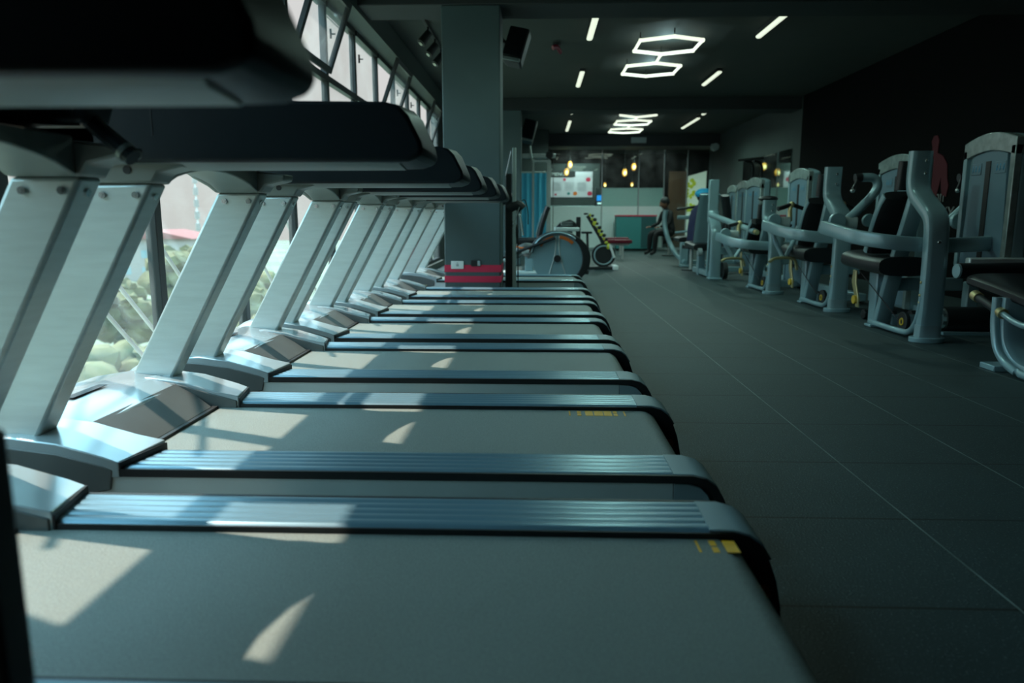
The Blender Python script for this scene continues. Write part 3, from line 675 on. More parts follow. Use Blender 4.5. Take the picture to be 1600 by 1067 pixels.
W('tower_leg', box(B(), (3.24, 5.12, 0), (3.30, 5.20, .50)), mframe, R, .008)
W('tower_leg', box(B(), (3.62, 5.60, 0), (3.68, 5.68, .56)), mframe, R, .008)
W('tower_brace', box(B(), (3.28, 5.60, .50), (3.68, 5.68, .56)), mframe, R, .008)
rl = W('foot_roller', cyl(B(), (3.08, 5.62, .105), (3.50, 5.62, .105), .095, seg=28), black)
W('roller_cap', cyl(B(), (3.05, 5.62, .105), (3.082, 5.62, .105), .085, seg=28), chrome, rl)
W('roller_axle', cyl(B(), (3.035, 5.62, .105), (3.055, 5.62, .105), .03, seg=20), capm, rl)
W('roller_stand', box(B(), (3.04, 5.50, 0), (3.5, 5.56, .02)), mframe, R)

# hand weights on the floor behind the presses
for i, (x_, y_, lb) in enumerate([(2.92, 6.35, 'black dumbbell on the floor between the first and second press machines'), (3.12, 6.30, 'black dumbbell on the floor beside the other, nearer the right wall')]):
    t = thing('dumbbell', lb, 'dumbbell', (x_, y_, 0), 0, 'dumbbells on the floor')
    bm = B(); cyl(bm, (-.07, 0, .045), (.07, 0, .045), .014, seg=12); obj('grip', bm, chrome, t)
    for s in (-1, 1):
        bm = B(); cyl(bm, (s*.06, 0, .045), (s*.11, 0, .045), .045, seg=8); obj('weight_head', bm, black, t, .004)

# ------------------------------------------------------------------ wall mural and lettering on the right wall
R = thing('wall_mural', 'dark red muscular figure painted on the black wall above grey letters', 'mural', (RX-.012, 8.7, 1.1))
pts = [(8.98, 1.10), (8.95, 1.30), (9.02, 1.45), (9.05, 1.58), (8.96, 1.68), (8.86, 1.70), (8.84, 1.76), (8.87, 1.84), (8.83, 1.90), (8.76, 1.90), (8.71, 1.84), (8.72, 1.76), (8.72, 1.70),
       (8.60, 1.66), (8.50, 1.56), (8.47, 1.40), (8.43, 1.22), (8.46, 1.10), (8.55, 1.12), (8.58, 1.30), (8.60, 1.42), (8.64, 1.28), (8.66, 1.10)]
pts = [(a+.07, b-.10 if b > 1.25 else b) for a, b in pts]
obj('red_figure', prism(B(), pts, 'x', RX-.012, RX-.004), mural, R, world=True)
def text(name, s, size, loc, mt, parent=None, rot=(PI/2, 0, -PI/2), depth=.003):
    cu = bpy.data.curves.new(name, 'FONT'); cu.body = s; cu.size = size; cu.extrude = depth; cu.align_x = 'LEFT'
    cu.materials.append(mt); o = bpy.data.objects.new(name, cu); C.objects.link(o)
    if parent: o.parent = parent; o.location = Vector(loc)-root_loc(parent)
    else: o.location = loc
    o.rotation_euler = rot
    bpy.context.view_layer.update()
    me = bpy.data.meshes.new_from_object(o); n = bpy.data.objects.new(name, me); C.objects.link(n)
    n.parent = o.parent; n.location = o.location; n.rotation_euler = rot
    bpy.data.objects.remove(o); n.name = name; return n
text('lettering', 'ann', .20, (RX-.008, 8.85, 1.045), greyl, R)
text('lettering', 'XX', .20, (RX-.008, 8.62, .85), greyl, R)
text('lettering', 'YM', .17, (RX-.008, 8.70, .66), greyl, R)

# mirror on the rear right wall
R = thing('wall_mirror', 'large frameless mirror on the grey rear part of the right wall', 'mirror', (RX-.02, 15.2, 1.0))
obj('mirror_sheet', box(B(), (RX-.02, 13.75, .6), (RX-.004, 16.9, 2.1)), mat('mirror', (.30, .38, .36), .03, 1.0), R, world=True)
# ------------------------------------------------------------------ ceiling lights
def lamp_light(x, y, power, z=2.86, ang=165, col=(.62, 1, .86)):
    l = bpy.data.lights.new('lamp_light', 'SPOT'); l.energy = power; l.color = col; l.shadow_soft_size = .0
    l.spot_size = math.radians(ang); l.spot_blend = .6
    o = bpy.data.objects.new('lamp_light', l); C.objects.link(o); o.location = (x, y, z)
def strip(x, ya, yb, label, power=30):
    lamp_light(x, (ya+yb)/2, power)
    t = thing('strip_light', label, 'ceiling light', (x, (ya+yb)/2, 2.95), 0, 'strip lights on the ceiling')
    obj('housing', box(B(), (x-.035, ya, 2.905), (x+.035, yb, 2.95)), black, t, world=True)
    bm = sweep(B(), [(x, ya, 2.895), (x, yb, 2.895)], .034, .02, 12, ref=(1, 0, 0), smooth=0); obj('diffuser', bm, lampm, t, world=True)
strip(.585, 4.9, 5.9, 'unseen strip light continuing the left row over the treadmills, outside the top picture edge', 40)  # added out of view on the row's line to brighten the belts
strip(2.50, 4.9, 5.9, 'unseen strip light continuing the right row over the nearest press machine, outside the top picture edge', 5)  # also added out of view, weak fill along the right row
strip(.585, 7.87, 8.89, 'left strip light closest to the camera, left of the hexagon lamp')
strip(2.50, 7.87, 8.85, 'right strip light closest to the camera, right of the hexagon lamp')
strip(.62, 10.85, 11.95, 'left strip light just before the second ceiling beam')
strip(2.56, 10.9, 11.9, 'right strip light just before the second ceiling beam')
strip(.66, 14.15, 15.0, 'left strip light just behind the second ceiling beam')
strip(.68, 16.2, 17.9, 'left strip light farthest from the camera', 60)
strip(3.28, 14.3, 15.2, 'right strip light just behind the second ceiling beam')
strip(3.32, 15.8, 17.5, 'right strip light farthest from the camera', 60)
def tubes(R, name, segs, z=2.86, r=.021):
    for a, b in segs:
        bm = B(); d = (Vector(b)-Vector(a)).normalized()*.015
        sweep(bm, [(a[0]-d.x, a[1]-d.y, z), (b[0]+d.x, b[1]+d.y, z)], r, r*.8, 8, ref=(0, 0, 1), smooth=0)
        obj(name, bm, lamphot, R, world=True)
def hexpts(cx, cy, hw=.355, he=.27, tip=.45): return [(cx-hw, cy+he), (cx-hw, cy-he), (cx, cy-tip), (cx+hw, cy-he), (cx+hw, cy+he), (cx, cy+tip)]
def hexa(R, cx, cy):
    lamp_light(cx, cy, 30, 2.82)
    l = bpy.data.lights.new('lamp_glow', 'POINT'); l.energy = 4.5; l.color = (.6, .95, 1); l.shadow_soft_size = .0
    o = bpy.data.objects.new('lamp_glow', l); C.objects.link(o); o.location = (cx, cy, 2.80)
    p = hexpts(cx, cy); tubes(R, 'light_tube', [(p[i], p[(i+1) % 6]) for i in range(6)])
    for q in (p[1], p[4], p[2], p[5]): obj('hanger', cyl(B(), (q[0], q[1], 2.87), (q[0], q[1], 2.95), .006, seg=6), black, R, world=True)
R = thing('hexagon_lamp', 'pair of joined hexagon tube lamps glowing on the near part of the ceiling', 'ceiling light', (1.52, 9.8, 2.95))
hexa(R, 1.515, 9.1); hexa(R, 1.535, 10.53); tubes(R, 'light_tube', [((1.517, 9.55), (1.533, 10.08))])
R = thing('hexagon_lamp', 'far joined hexagon lamp with an open zigzag, behind the second ceiling beam', 'ceiling light', (2.0, 16.5, 2.95))
hexa(R, 2.01, 16.2); hexa(R, 2.03, 17.65); tubes(R, 'light_tube', [((1.62, 15.02), (1.98, 15.33)), ((1.98, 15.33), (2.33, 15.02)), ((1.98, 15.33), (2.01, 15.75)), ((2.01, 16.65), (2.03, 17.2))])

# ceiling sensor, speakers, track spots
R = thing('ceiling_sensor', 'small reddish sensor hanging from the ceiling left of the hexagon lamp', 'sensor', (.22, 9.3, 2.95))
W('base', cyl(B(), (.22, 9.3, 2.92), (.22, 9.3, 2.95), .05), black, R)
W('sensor_head', sweep(B(), [(.17, 9.25, 2.88), (.22, 9.3, 2.90), (.27, 9.4, 2.86)], .03, .02, 10, ref=(0, 0, 1), smooth=3), maroon, R)
def speaker(loc, rz, label, k=1.):
    t = thing('loudspeaker', label, 'speaker', loc, rz); t.rotation_euler = (math.radians(-12), math.radians(14), rz)
    bm = prism(B(), [(-.13*k, -.11*k), (.13*k, -.11*k), (.10*k, .12*k), (-.10*k, .12*k)], 'z', -.21*k, .21*k); obj('cabinet', bm, black, t, .02)
    obj('grille', box(B(), (-.115*k, -.122*k, -.15*k), (.115*k, -.108*k, .195*k)), consm, t, .006)
    obj('lower_edge', box(B(), (-.12*k, -.120*k, -.205*k), (.12*k, -.100*k, -.165*k)), boxm, t, .004)
    bm = B(); sweep(bm, [(-.10*k, .0, 0), (-.16*k, -.20*k, 0), (-.14*k, -.56*k, .0)], .02, .02, 8, ref=(0, 0, 1), smooth=3); obj('wall_arm', bm, black, t)
speaker((-.22, 7.85, 2.58), math.radians(-15), 'tilted black loudspeaker mounted on the striped column near the ceiling', .85)
speaker((-.17, 14.38, 2.48), math.radians(-10), 'black loudspeaker mounted on the plain column further back')
for o in bpy.data.objects:
    pass
R = thing('track_spotlights', 'black rail with three spot heads on the ceiling left of the striped column', 'spotlight', (-1.22, 8.9, 2.95))
W('rail', box(B(), (-1.24, 8.0, 2.92), (-1.20, 9.9, 2.95)), black, R)
for yy_ in (8.4, 8.95, 9.5):
    hd = W('spot_head', cyl(B(), (-1.20, yy_, 2.86), (-1.28, yy_-.06, 2.74), .04, .05), black, R)
    W('spot_lens', cyl(B(), (-1.281, yy_-.061, 2.739), (-1.285, yy_-.064, 2.733), .024), chrome, hd)
    W('spot_stem', cyl(B(), (-1.21, yy_, 2.83), (-1.21, yy_, 2.93), .012), black, hd)
R = thing('wall_sign_box', 'small pale rectangular box fixed on the ceiling beam above the glass partition', 'sign box', (2.5, 19.15, 2.8))
W('box_body', box(B(), (2.36, 19.13, 2.73), (2.74, 19.2, 2.87)), boxm, R, .01)
R = thing('wall_device', 'small pale round camera in the corner above the glass partition', 'camera', (4.40, 18.9, 2.6))
W('device_body', cyl(B(), (4.40, 18.8, 2.60), (4.40, 19.0, 2.60), .09), boxm, R)
W('device_arm', cyl(B(), (4.40, 19.0, 2.60), (4.40, 19.25, 2.70), .03), boxm, R)

# ------------------------------------------------------------------ cardio machines beyond the treadmills
R = thing('elliptical_trainer', 'elliptical trainer with a big grey wheel cover and orange arcs behind the treadmills', 'elliptical trainer', (.22, 9.3, 0))
bm = B(); cyl(bm, (.25, 9.20, .36), (.25, 9.235, .36), .315, seg=48); W('wheel_cover', bm, capm if False else mframe, R)
bm = B()
n = 24; arc_o = [(.25+.37*math.cos(PI*(.93-1.28*i/n)), .36+.345*math.sin(PI*(.93-1.28*i/n))) for i in range(n+1)]
arc_i = [(.25+.312*math.cos(PI*(.93-1.28*i/n)), .36+.312*math.sin(PI*(.93-1.28*i/n))) for i in range(n+1)]
pf = [(a if a < .25 else .25+(a-.25)*1.12, b) for a, b in arc_o]
prism(bm, pf+arc_i[::-1], 'y', 9.17, 9.46); W('housing', bm, black, R, .01)
bm = B(); sweep(bm, [(.25+.335*math.cos(a), 9.165, .36+.325*math.sin(a)) for a in [PI*(.92-.05*i) for i in range(14)]], .018, .012, 8, ref=(0, 1, 0), smooth=2); W('rim', bm, mframe, R)
for a0, a1 in ((.80, .56), (.47, .25)):
    bm = B(); sweep(bm, [(.25+.27*math.cos(PI*(a0+(a1-a0)*i/6)), 9.193, .36+.27*math.sin(PI*(a0+(a1-a0)*i/6))) for i in range(7)], .008, .022, 8, ref=(0, 1, 0), smooth=2); W('orange_arc', bm, orange, R)
W('hub', cyl(B(), (.25, 9.18, .36), (.25, 9.21, .36), .045), black, R)
bm = B()
for s in (-1, 1): sweep(bm, [(.25+s*.02, 9.197, .64), (.25+s*.03, 9.197, .42), (.25+s*.12, 9.197, .10)], .008, .006, 8, ref=(1, 0, 0), smooth=4)
W('cover_ribs', bm, steel, R)
W('pedal_arm', sweep(B(), [(.22, 9.15, .62), (-.05, 9.15, .52), (-.55, 9.15, .33)], .03, .02, 10, ref=(0, 1, 0), smooth=3), black, R)
W('pedal_arm', sweep(B(), [(-.02, 9.55, .50), (-.5, 9.55, .30)], .05, .03, 10, ref=(0, 1, 0), smooth=0), skirt, R)
W('pedal', box(B(), (-.20, 9.3, .42), (.05, 9.6, .46)), steel, R, .01)
W('base_frame', box(B(), (-.75, 9.18, .02), (.55, 9.28, .09)), capm, R, .02)
W('base_frame', box(B(), (-.75, 9.46, .02), (.55, 9.54, .09)), capm, R, .02)
W('front_pod', sweep(B(), [(-.30, 9.5, .40), (-.15, 9.5, .50), (.0, 9.5, .44)], .09, .05, 12, ref=(0, 1, 0), smooth=4), darkcov, R)
W('orange_trim', sweep(B(), [(-.28, 9.40, .50), (-.14, 9.40, .475), (-.02, 9.40, .47)], .012, .012, 8, ref=(0, 1, 0), smooth=3), orange, R)

R = thing('recumbent_bike', 'recumbent bike with a black leaning backrest in front of the blue curtain', 'exercise bike', (-.05, 10.7, 0))
W('backrest', sweep(B(), [(.02, 10.7, .58), (.05, 10.7, .72), (.11, 10.7, .92), (.15, 10.7, 1.02)], .20, .04, 14, ref=(0, 1, 0), smooth=4, power=3), mdark, R)
W('backrest_shell', sweep(B(), [(-.02, 10.7, .62), (.01, 10.7, .75), (.07, 10.7, .93)], .16, .012, 12, ref=(0, 1, 0), smooth=4, power=4), mframe, R)
W('seat', box(B(), (-.35, 10.5, .50), (.02, 10.9, .58)), mdark, R, .03)
W('crank_housing', sweep(B(), [(-.42, 10.7, .30), (-.22, 10.7, .42), (-.08, 10.7, .36)], .14, .10, 14, ref=(0, 1, 0), smooth=4), darkcov, R)
W('base', box(B(), (-.60, 10.6, .0), (.20, 10.8, .10)), skirt, R, .02)
W('seat_stand', box(B(), (-.18, 10.64, .1), (-.06, 10.76, .50)), mframe, R, .01)
W('hand_rail', sweep(B(), [(-.36, 10.4, .60), (-.34, 10.4, .85), (-.25, 10.4, .90), (-.2, 10.4, .62)], .014, .014, 8, ref=(0, 1, 0), smooth=5), chrome, R)

R = thing('upright_bike', 'upright exercise bike with a wide console tray and silver column', 'exercise bike', (.46, 11.5, 0))
W('column', sweep(B(), [(.46, 11.5, .06), (.46, 11.5, .66)], .085, .06, 16, ref=(1, 0, 0), smooth=0), steel, R)
W('console_tray', box(B(), (.26, 11.3, .66), (.64, 11.65, .72)), skirt, R, .012)
W('console', prism(B(), [(.28, .72), (.62, .72), (.58, .80), (.50, .84), (.36, .80)], 'y', 11.38, 11.6), mdark, R, .012)
W('display', box(B(), (.36, 11.36, .75), (.54, 11.385, .80)), chrome, R, .004)
W('handlebar', sweep(B(), [(.30, 11.35, .36), (.34, 11.35, .48), (.42, 11.35, .52), (.46, 11.35, .42)], .018, .018, 10, ref=(0, 1, 0), smooth=5), white, R)
W('handlebar', sweep(B(), [(.30, 11.3, .66), (.31, 11.3, .50), (.30, 11.3, .32)], .012, .012, 8, ref=(0, 1, 0), smooth=4), white, R)
W('rear_mast', box(B(), (.60, 11.5, .03), (.67, 11.58, .88)), black, R, .01)
W('crank_case', sweep(B(), [(.40, 11.48, .20), (.60, 11.48, .22)], .13, .08, 14, ref=(0, 0, 1), smooth=0), capm, R)
W('base', box(B(), (.20, 11.4, .0), (.80, 11.6, .06)), black, R, .01)

R = thing('spin_bike', 'spin bike with a black and yellow sloping frame and a dark flywheel', 'exercise bike', (1.05, 12.5, 0))
W('main_frame', sweep(B(), [(.84, 12.5, .90), (.95, 12.5, .72), (1.08, 12.5, .50), (1.20, 12.5, .24)], .035, .03, 10, ref=(0, 1, 0), smooth=3), black, R)
bm = B()
for i in range(9):
    u = i/8; a = Vector((.88+.32*u, 12.46, .91-.52*u)); ball(bm, a, .022+.010*(i % 3), 1, (1, .5, .8 if i % 2 else 1.3))
W('yellow_guard', bm, yg, R)
bm = B()
for i in range(7):
    u = (i+.5)/8; a = Vector((.90+.32*u, 12.45, .93-.52*u)); ball(bm, a, .026+.008*(i % 2), 1, (1.2, .5, 1))
W('black_guard', bm, black, R)
fw = W('flywheel', cyl(B(), (1.12, 12.47, .24), (1.12, 12.53, .24), .20, seg=36), black, R)
bm = B(); ring(bm, (1.12, 12.46, .24), .155, .012); W('flywheel_ring', bm, capm, fw)
W('front_fork', sweep(B(), [(1.22, 12.44, .42), (1.30, 12.44, .20)], .02, .02, 8, ref=(0, 1, 0), smooth=0), white, R)
W('handlebar', sweep(B(), [(.80, 12.3, .93), (.84, 12.5, .93), (.80, 12.7, .93)], .016, .016, 8, ref=(0, 0, 1), smooth=4), black, R)
W('base', box(B(), (.70, 12.4, .0), (1.30, 12.6, .05)), black, R, .01)
W('stabiliser_foot', box(B(), (1.27, 12.3, .0), (1.36, 12.7, .07)), white, R, .01)
W('saddle', box(B(), (.74, 12.42, .60), (.92, 12.58, .64)), mdark, R, .015)
W('saddle_post', cyl(B(), (.86, 12.5, .04), (.84, 12.5, .60), .022), black, R)

for i, (y_, x0_, x1_, lb) in enumerate([(15.6, 1.36, 1.98, 'nearer maroon padded bench with white legs before the glass partition'), (17.3, 1.52, 2.12, 'farther maroon padded bench with white legs close to the glass partition')]):
    R = thing('bench', lb, 'bench', ((x0_+x1_)/2, y_, 0), 0, 'maroon benches')
    W('bench_pad', box(B(), (x0_, y_-.15, .335), (x1_, y_+.15, .41)), maroon, R, .015)
    W('bench_frame', box(B(), (x0_+.05, y_-.04, .29), (x1_-.05, y_+.04, .335)), white, R)
    for xx_ in (x0_+.16, x1_-.18): W('leg', box(B(), (xx_-.02, y_-.03, 0), (xx_+.02, y_+.03, .29)), white, R)

# rack frame and black pole right of the striped column
R = thing('cable_frame', 'tall pale steel cable frame with two uprights in front of the blue curtain', 'gym rack', (.05, 14.5, 0))
W('upright', box(B(), (.17, 14.45, 0), (.25, 14.55, 1.96)), steel, R, .008)
W('upright', cyl(B(), (-.09, 14.5, 0), (-.09, 14.5, 1.98), .022), steel, R)
W('top_arm', box(B(), (-.30, 14.45, 2.00), (.34, 14.55, 2.08)), steel, R, .008)
W('top_arm', box(B(), (-.12, 14.46, 1.92), (.24, 14.54, 1.965)), steel, R, .008)
W('top_pulley', cyl(B(), (.22, 14.42, 2.05), (.22, 14.46, 2.05), .07), black, R)
W('head_bracket', sweep(B(), [(-.15, 14.4, 2.22), (-.13, 14.4, 2.05), (-.09, 14.42, 1.90)], .025, .02, 8, ref=(0, 1, 0), smooth=3), steel, R)
W('cable', cyl(B(), (.30, 14.5, 2.0), (.30, 14.5, .5), .006, seg=6), black, R)
W('base_bar', box(B(), (-.15, 14.42, 0), (.9, 14.58, .06)), steel, R, .01)
W('brace', sweep(B(), [(.24, 14.5, .52), (.65, 14.5, .36)], .03, .03, 8, ref=(0, 1, 0), smooth=0), steel, R)

R = thing('suspension_trainer_stand', 'black vertical stand with hanging straps against the striped column', 'stand', (-.29, 7.44, 0))
W('pole', box(B(), (-.325, 7.415, 0), (-.255, 7.475, 1.02)), black, R, .008)
W('upper_pad', box(B(), (-.320, 7.42, 1.02), (-.262, 7.47, 1.30)), black, R, .008)
W('blade', sweep(B(), [(-.32, 7.45, 1.28), (-.265, 7.45, 1.52)], .006, .006, 8, ref=(0, 1, 0), smooth=0), chrome, R)
W('back_rail', box(B(), (-.255, 7.42, .0), (-.215, 7.47, 1.55)), skirt, R, .006)
W('strap', cyl(B(), (-.195, 7.46, .0), (-.20, 7.46, .95), .006, seg=6), black, R)
W('clamp', sweep(B(), [(-.30, 7.44, .95), (-.20, 7.44, .99), (-.15, 7.44, .95)], .045, .05, 10, ref=(0, 1, 0), smooth=3), black, R)
W('clamp_lever', sweep(B(), [(-.18, 7.40, .97), (-.245, 7.40, .80)], .008, .006, 8, ref=(0, 1, 0), smooth=0), steel, R)
W('hand_loop', sweep(B(), [(-.18, 7.45, 1.02), (-.13, 7.45, 1.04), (-.10, 7.45, .94), (-.095, 7.45, .80)], .005, .005, 6, ref=(0, 1, 0), smooth=5), black, R)
W('side_pad', sweep(B(), [(-.26, 7.44, .83), (-.22, 7.44, .74), (-.245, 7.44, .60)], .02, .03, 10, ref=(0, 1, 0), smooth=3), black, R)

# ------------------------------------------------------------------ curtain, glass partition, reception
bm = B(); n = 60; xs = [-1.2+1.42*i/n for i in range(n+1)]
pf = [(x_, 16.9+.03*math.sin(i*1.05)) for i, x_ in enumerate(xs)]; pf2 = [(x_, y_+.012) for x_, y_ in pf]
tag(obj('curtain', prism(bm, pf+pf2[::-1], 'z', .004, 1.86), curt), 'pleated bright blue curtain hanging left of the glass partition', 'curtain')
tag(obj('curtain_rail', cyl(B(), (-1.3, 16.9, 1.875), (.26, 16.9, 1.875), .018), steel), 'thin steel rail above the blue curtain', 'rail')
struct('baseboard_far', box(B(), (.25, 20.24, 0), (RX+.9, 20.36, .05)), boxm)
gx = [.28, 1.73, 2.72, 3.40, 4.02, 4.62]
for i in range(len(gx)-1):
    a, b = gx[i], gx[i+1]
    t = thing('glass_panel', ['wide clear panel at the left end of the glass partition', 'second panel of the glass partition, above the teal cabinet', 'third, narrower panel of the glass partition', 'fourth panel of the glass partition, right of the teal cabinet', 'last panel of the glass partition, beside the right wall'][i], 'glass panel', ((a+b)/2, 20.3, 0), 0, 'panels of the glass partition')
    W('glass_sheet', box(B(), (a+.01, 20.295, .05), (b-.004, 20.305, 2.66)), pglass, t)
    W('edge_profile', box(B(), (a, 20.28, .05), (a+.024, 20.32, 2.66)), boxm, t)
    if i < 3: W('frosted_film', box(B(), (a+.014, 20.285, .06), (b-.012, 20.292, 1.17)), frost, t)
    if i in (1, 2): W('frosted_film', box(B(), (a+.012, 20.286, 1.17), (b-.012, 20.292, 1.66)), mat('pale green film', (.30, .55, .50), .4), t)
W2 = lambda n, bm, mt, p, b=0: obj(n, bm, mt, p, b, world=True)
for x_, y_, p_ in ((1.2, 21.0, 120), (3.0, 21.0, 80), (1.2, 22.4, 90), (2.2, 18.2, 40)):  # spots without fixtures, added to brighten the reception and partition
    if p_: lamp_light(x_, y_, p_, 2.9, 160, (.9, 1, .97))
R = thing('reception_counter', 'long white reception counter behind the glass partition', 'counter', (1.8, 21.6, 0))
W2('counter_front', box(B(), (.35, 21.4, 0), (3.2, 21.5, 1.15)), white, R, .01); W2('counter_top', box(B(), (.3, 21.35, 1.15), (3.25, 21.9, 1.20)), frost, R, .01)
R = thing('teal_cabinet', 'teal cabinet with a pink-red top standing before the glass partition', 'cabinet', (2.6, 19.85, 0))
W2('cabinet_body', box(B(), (2.08, 19.65, .05), (3.14, 20.05, .90)), teal, R, .01)
W2('cabinet_top', box(B(), (2.07, 19.63, .90), (3.15, 20.07, .935)), redst, R, .005)
W2('plinth', box(B(), (2.12, 19.70, 0), (3.10, 20.0, .05)), black, R)
W2('cabinet_door', box(B(), (2.74, 19.640, .08), (3.13, 19.652, .88)), mat('dark teal door', (.015, .08, .085), .5), R)
R = thing('wall_poster', 'white poster board with small red and orange pictures on the reception wall', 'poster', (1.0, 23.0, 1.5))
W2('poster_sheet', box(B(), (.34, 23.0, 1.49), (1.68, 23.02, 2.26)), posterm, R)
W2('backing_board', box(B(), (.2, 23.02, 1.2), (1.9, 23.05, 2.5)), wallg, R)
W2('header_strip', box(B(), (.36, 22.985, 2.10), (1.15, 23.0, 2.27)), black, R)
for i, (px_, pz_, mm, s_) in enumerate([(.82, 2.02, redst, .05), (1.55, 2.02, redst, .075), (.95, 1.60, teal, .05), (1.15, 1.60, orange, .07), (1.60, 1.60, redst, .08), (.55, 1.57, redst, .04)]):
    bm = B(); ball(bm, (px_, 22.996, pz_), s_, 2, (1, .04, .9)); W2('picture', bm, mm, R)
bm = B()
for i in range(6):
    for j in range(3): box(bm, (.45+j*.38, 22.992, 1.92-i*.045), (.45+j*.38+.28, 22.999, 1.926-i*.045))
W2('text_lines', bm, greyl, R)
text('lettering', 'MENU', .15, (.42, 22.975, 2.13), white, R, rot=(PI/2, 0, 0))
R = thing('drinks_display', 'bright blue display with a white lit base behind the partition', 'display', (1.95, 22.3, 1.2))
W2('display_body', box(B(), (1.72, 22.2, 1.20), (2.25, 22.5, 1.75)), black, R, .01)
W2('blue_screen', box(B(), (1.76, 22.185, 1.36), (2.10, 22.2, 1.52)), mat('blue screen', (.02, .2, .6), .4, emit=(.01, .25, .75), estr=.9), R)
W2('white_base', box(B(), (1.78, 22.185, 1.26), (2.06, 22.2, 1.31)), mat('lit white strip', (.8, .9, .9), .4, emit=(.7, 1, .9), estr=.8), R)
for i, (x_, y_, z_, lb) in enumerate([(.92, 21.5, 2.36, 'amber pendant lamp at the left, highest above the poster'), (.80, 20.9, 2.12, 'amber pendant lamp at the left, just under the higher one'),
        (2.74, 21.5, 2.30, 'amber pendant lamp on the right, higher of the middle pair'), (2.45, 21.2, 2.12, 'amber pendant lamp on the right, lower of the middle pair'),
        (2.02, 22.5, 1.84, 'small low amber pendant over the blue display'), (2.80, 22.3, 1.84, 'small low amber pendant right of the blue display')]):
    R = thing('pendant_lamp', lb, 'pendant lamp', (x_, y_, 2.95), 0, 'amber pendant lamps over the reception')
    k = 1. if i < 4 else .6
    bm = B(); ball(bm, (x_, y_, z_), .09*k, 2, (.8, .8, 1.25)); W2('glass_shade', bm, amber, R)
    bm = B(); ball(bm, (x_, y_-.07*k, z_-.02), .05*k, 2, (.9, .9, 1.2)); W2('bulb', bm, bulbm, R)
    W2('socket', cyl(B(), (x_, y_, z_+.10*k), (x_, y_, z_+.17*k), .03*k), black, R); W2('cord', cyl(B(), (x_, y_, z_+.15*k), (x_, y_, 2.95), .006, seg=6), black, R)
# bright doorway to the outside at the far right, with a tree behind it
R = thing('lit_doorway', 'bright far doorway with yellow leaves outside, above the blue cap', 'doorway', (4.65, 22.0, 0))
W2('door_frame', box(B(), (3.85, 22.0, 0), (4.35, 22.1, 2.2)), wframe, R)
W2('door_frame', box(B(), (4.95, 22.0, 0), (5.3, 22.1, 2.4)), wallb, R)
W2('lintel', prism(B(), [(4.35, 2.05), (4.95, 2.22), (4.95, 2.6), (4.35, 2.6)], 'y', 22.0, 22.1), wallb, R)
W2('daylight_panel', box(B(), (4.35, 22.12, 0), (4.95, 22.14, 2.3)), mat('daylight beyond', (.5, .5, .45), .5, emit=(.42, .44, .36), estr=.9), R)
bm = B()
for i in range(26): ball(bm, (4.36+random.random()*.25, 22.09, 1.0+random.random()*1.05), .04+random.random()*.03, 1, (1, .4, 1))
W2('leaves', bm, mat('yellow leaves', (.5, .5, .04), .6, 0, .6, 9, emit=(.4, .42, .02), estr=.5), R)  # leaves glow in place of daylight falling on them

